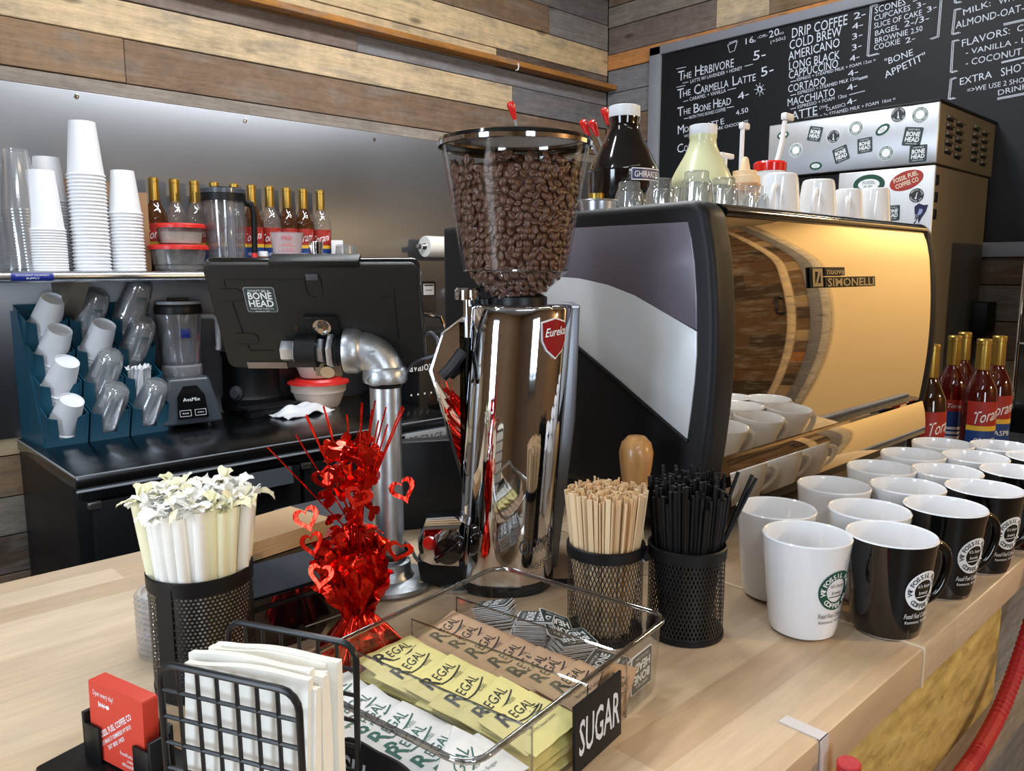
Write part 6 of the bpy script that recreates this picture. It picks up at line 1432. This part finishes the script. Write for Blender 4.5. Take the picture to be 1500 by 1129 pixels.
o = bpy.data.objects.new('square_sticker', STK); COL.objects.link(o); o.matrix_world = BMx @ T(.104, -bd_+.0085, .030) @ RX(PI/2) @ RZ(PI); tag(o, 'upside-down square sticker standing against the bin wall by the corner', 'sticker')

# signs
def sign(name, lab, M_, poly, tx, w, sz, th=.0025):
    t = thing(name, lab, 'sign', (0, 0, 0)); t.matrix_world = M_
    brd = part('board', MB().prism(poly, 0, th, .0004), BOARD, t); m = MB(); m.text(tx, sz, T(0, -sz*.36, th+.0004), 0, width=w, bold=.012, shear=.08); part('chalk_lettering', m, CHALK, brd, 'white hand lettering')
    return t
sign('sugar_sign', 'black rectangular sign lettered SUGAR on the bin side facing the mugs', BMx @ T(.010, -bd_-.0032, .0315) @ RX(PI/2-.02), [(-.0345, -.0275), (.0345, -.0275), (.0345, .0275), (-.0345, .0275)], 'SUGAR', .060, .040)
sc_poly = []
for k in range(64):
    a = 2*PI*k/64; r = 1+.06*abs(math.sin(a*4)); sc_poly.append((.046*r*math.copysign(abs(math.cos(a))**.7, math.cos(a)), .022*r*math.copysign(abs(math.sin(a))**.7, math.sin(a))))
sign('chalk_label', 'scalloped black chalk label lettered SUGAR beside the napkin basket', BMx @ T(-bw-.006, -.018, .029) @ RZ(-PI/2) @ RX(PI/2-.1), sc_poly, 'SUGAR', .070, .026)

# ---------------------------------------------------------------- napkin basket
nTL, nTR = PZ(236, 968, .135), PZ(440, 1012, .135); rTL, rTR = PZ(328, 912, .135), PZ(522, 960, .135)
ux = (nTR-nTL); ux.z = 0; NW = ux.length; ux.normalize(); uy = Vector((-ux.y, ux.x, 0))
dist = (rTL-nTL).dot(uy); dist = .062
org = nTL+ux*(NW/2); org.z = 0
NA = math.atan2(ux.y, ux.x)
t = thing('napkin_basket', 'black wire napkin basket with grid sides at the counter front', 'napkin holder', org, NA)
def wireframe(yb, yt, lean):
    m = MB(); w, h, r = NW/2, .135, .012
    P = [(-w, .004), (-w, h-r)]+[(-w+r-r*math.cos(a), h-r+r*math.sin(a)) for a in (.4, .8, 1.2)]+[(-w+r, h), (w-r, h)]+[(w-r+r*math.sin(a), h-r+r*math.cos(a)) for a in (.4, .8, 1.2)]+[(w, h-r), (w, .004)]
    f = lambda x, z: (x, yb+(yt-yb)*z/h, z)
    m.tube([f(*p) for p in P]+[], .0023, 8, True)
    n = 7
    for i in range(1, n): x = -w+2*w*i/n; m.tube([f(x, .004), f(x, h)], .0014, 6)
    for i in range(1, 8): z = h-.018*i; m.tube([f(-w, z), f(w, z)], .0014, 6)
    return m
part('grid_side', wireframe(0, -.002, 0), BLK_W, t); part('grid_side', wireframe(dist-.004, dist, 0), BLK_W, t)
m = MB()
for x in (-NW/2+.002, -NW/6, NW/6, NW/2-.002): m.tube([(x, 0, .004), (x, dist, .004)], .002, 8)
part('bottom_wires', m, BLK_W, t)
def napkin(sd):
    r = random.Random(sd); m = MB(); w, h = NW-.012, .125+r.uniform(-.004, .006); ph = r.uniform(0, 6)
    def f(u, v, s):
        x = (u-.5)*w; z = .008+h*v+.0022*math.sin(u*6+ph)*v-(.004*(1-u) if True else 0); y = s*(.0024+.0010*math.sin(v*3))+.0016*math.sin(u*5+v*4+ph)*v; return (x, y, z)
    m.grid(lambda u, v: f(u, v, -1), 16, 14); m.grid(lambda u, v: f(1-u, v, 1), 16, 14)
    m.grid(lambda u, v: tuple(Vector(f(u, 1, -1)).lerp(Vector(f(u, 1, 1)), v)), 16, 2); m.grid(lambda u, v: tuple(Vector(f(0, u, -1)).lerp(Vector(f(0, u, 1)), v)), 14, 2); m.grid(lambda u, v: tuple(Vector(f(1, u, 1)).lerp(Vector(f(1, u, -1)), v)), 14, 2)
    return m.mesh('napkin', [PAPER], 60)
nn = 8
for k in range(nn):
    o = bpy.data.objects.new('napkin', napkin(k)); COL.objects.link(o)
    y = .006+.0058*k; o.location = org+uy*y+ux*(.004*math.sin(k*2.3)+.004); o.rotation_euler = (rp_.uniform(-.02, .02)-.05+.012*k, 0, NA+rp_.uniform(-.03, .03))
    tag(o, 'white folded napkin %s' % ('at the camera side of the wire basket' if k == 0 else 'tallest, at the far side of the wire basket' if k == nn-1 else 'in the middle of the wire basket'), 'napkin', None if k in (0, nn-1) else 'napkins in the basket')

# ---------------------------------------------------------------- card holder with red cards
KB = PZ(190, 1100, .03)
cA = PZ(138, 1008, .075); 
cz = .022
e0, e1 = PZ(142, 1106, cz), PZ(226, 1150, cz)
ex = (e1-e0); ex.z = 0; ex.normalize(); ey = Vector((-ex.y, ex.x, 0)); CA_ = math.atan2(ex.y, ex.x)
t = thing('card_holder', 'black desk card holder on a flat base at the photo\'s lower corner', 'card holder', (e0.x, e0.y, 0), CA_)
part('base', MB().box(-.030, .085, -.030, .040, 0, cz-.002, .003), BLK, t)
part('back_plate', MB().box(-.006, .072, .012, .015, cz-.004, cz+.040, .001), BLK, t)
for x0, x1 in ((-.008, .010), (.050, .068)): part('front_lip', MB().box(x0, x1, -.0035, -.001, cz-.004, cz+.026, .0006), BLK, t)
part('end_wall', MB().box(-.010, -.007, -.0035, .015, cz-.004, cz+.034, .0006), BLK, t)
part('end_wall', MB().box(.068, .071, -.0035, .015, cz-.004, cz+.034, .0006), BLK, t)
KM = T(e0.x, e0.y, 0) @ RZ(CA_)
cw, chh = .064, .060
cp = lambda th: MB().prism([(x+cw/2, y+chh/2) for x, y in rrect(cw/2, chh/2, .003)], 0, th, M=frame((0, 0, 0), (1, 0, 0), (0, 0, 1)), mi=0)
CARD = cp(.0010).mesh('business_card', [RED_CARD])
m = cp(.0010); fm = frame((0, -.0012, 0), (1, 0, 0), (0, 0, 1))
m.text('Open every day!', .0058, fm @ T(.0175, chh-.0105, 0), 1, width=.025)
m.tube([fm @ Vector((.012, chh-.0165, 0)), fm @ Vector((.021, chh-.0165, 0))], .0004, 5, mi=1)
for q in range(3): m.tube([fm @ Vector((.014+.0022*q, chh-.018, 0)), fm @ Vector((.0145+.0022*q, chh-.015, 0))], .0004, 5, mi=1)
m.ball(tuple(fm @ Vector((.0225, chh-.0165, 0))), .0016, None, 1, 10, 6, (1.3, .2, 1)); m.tube([fm @ Vector((.0118, chh-.0145, 0)), fm @ Vector((.0128, chh-.0165, 0)), fm @ Vector((.0118, chh-.0185, 0))], .0004, 5, mi=1)
for tx, y, w, h in (('FOSSIL FUEL COFFEE CO', .034, .052, .0062), ('813 S MAIN ST KEMMERER WY 83101', .0275, .050, .0044), ('307 800 1903', .0215, .026, .0044)): m.text(tx, h, fm @ T(.0315, y-.004, 0) @ Matrix.Rotation(.60, 4, 'Z'), 1, width=w*.92, bold=.02 if y > .03 else .01)
for tx, y, w in (('fossilfuelcoffee', .012, .022), ('.com', .008, .007), ('#fossilfuel', .004, .018)): m.text(tx, .004, fm @ T(.046, y, 0), 1, width=w)
CARDF = m.mesh('business_card', [RED_CARD, WHITE_INK])
for k in range(11):
    o = bpy.data.objects.new('business_card', CARDF if k == 0 else CARD); COL.objects.link(o); o.matrix_world = KM @ T(-.004, .0002+.0011*k, cz+.0) @ RX(-.02)
    tag(o, 'red business card at the front of the black holder, white print showing' if k == 0 else 'red business card standing behind the printed front card', 'card', None if k == 0 else 'cards behind the front card')
bpy.context.view_layer.update()
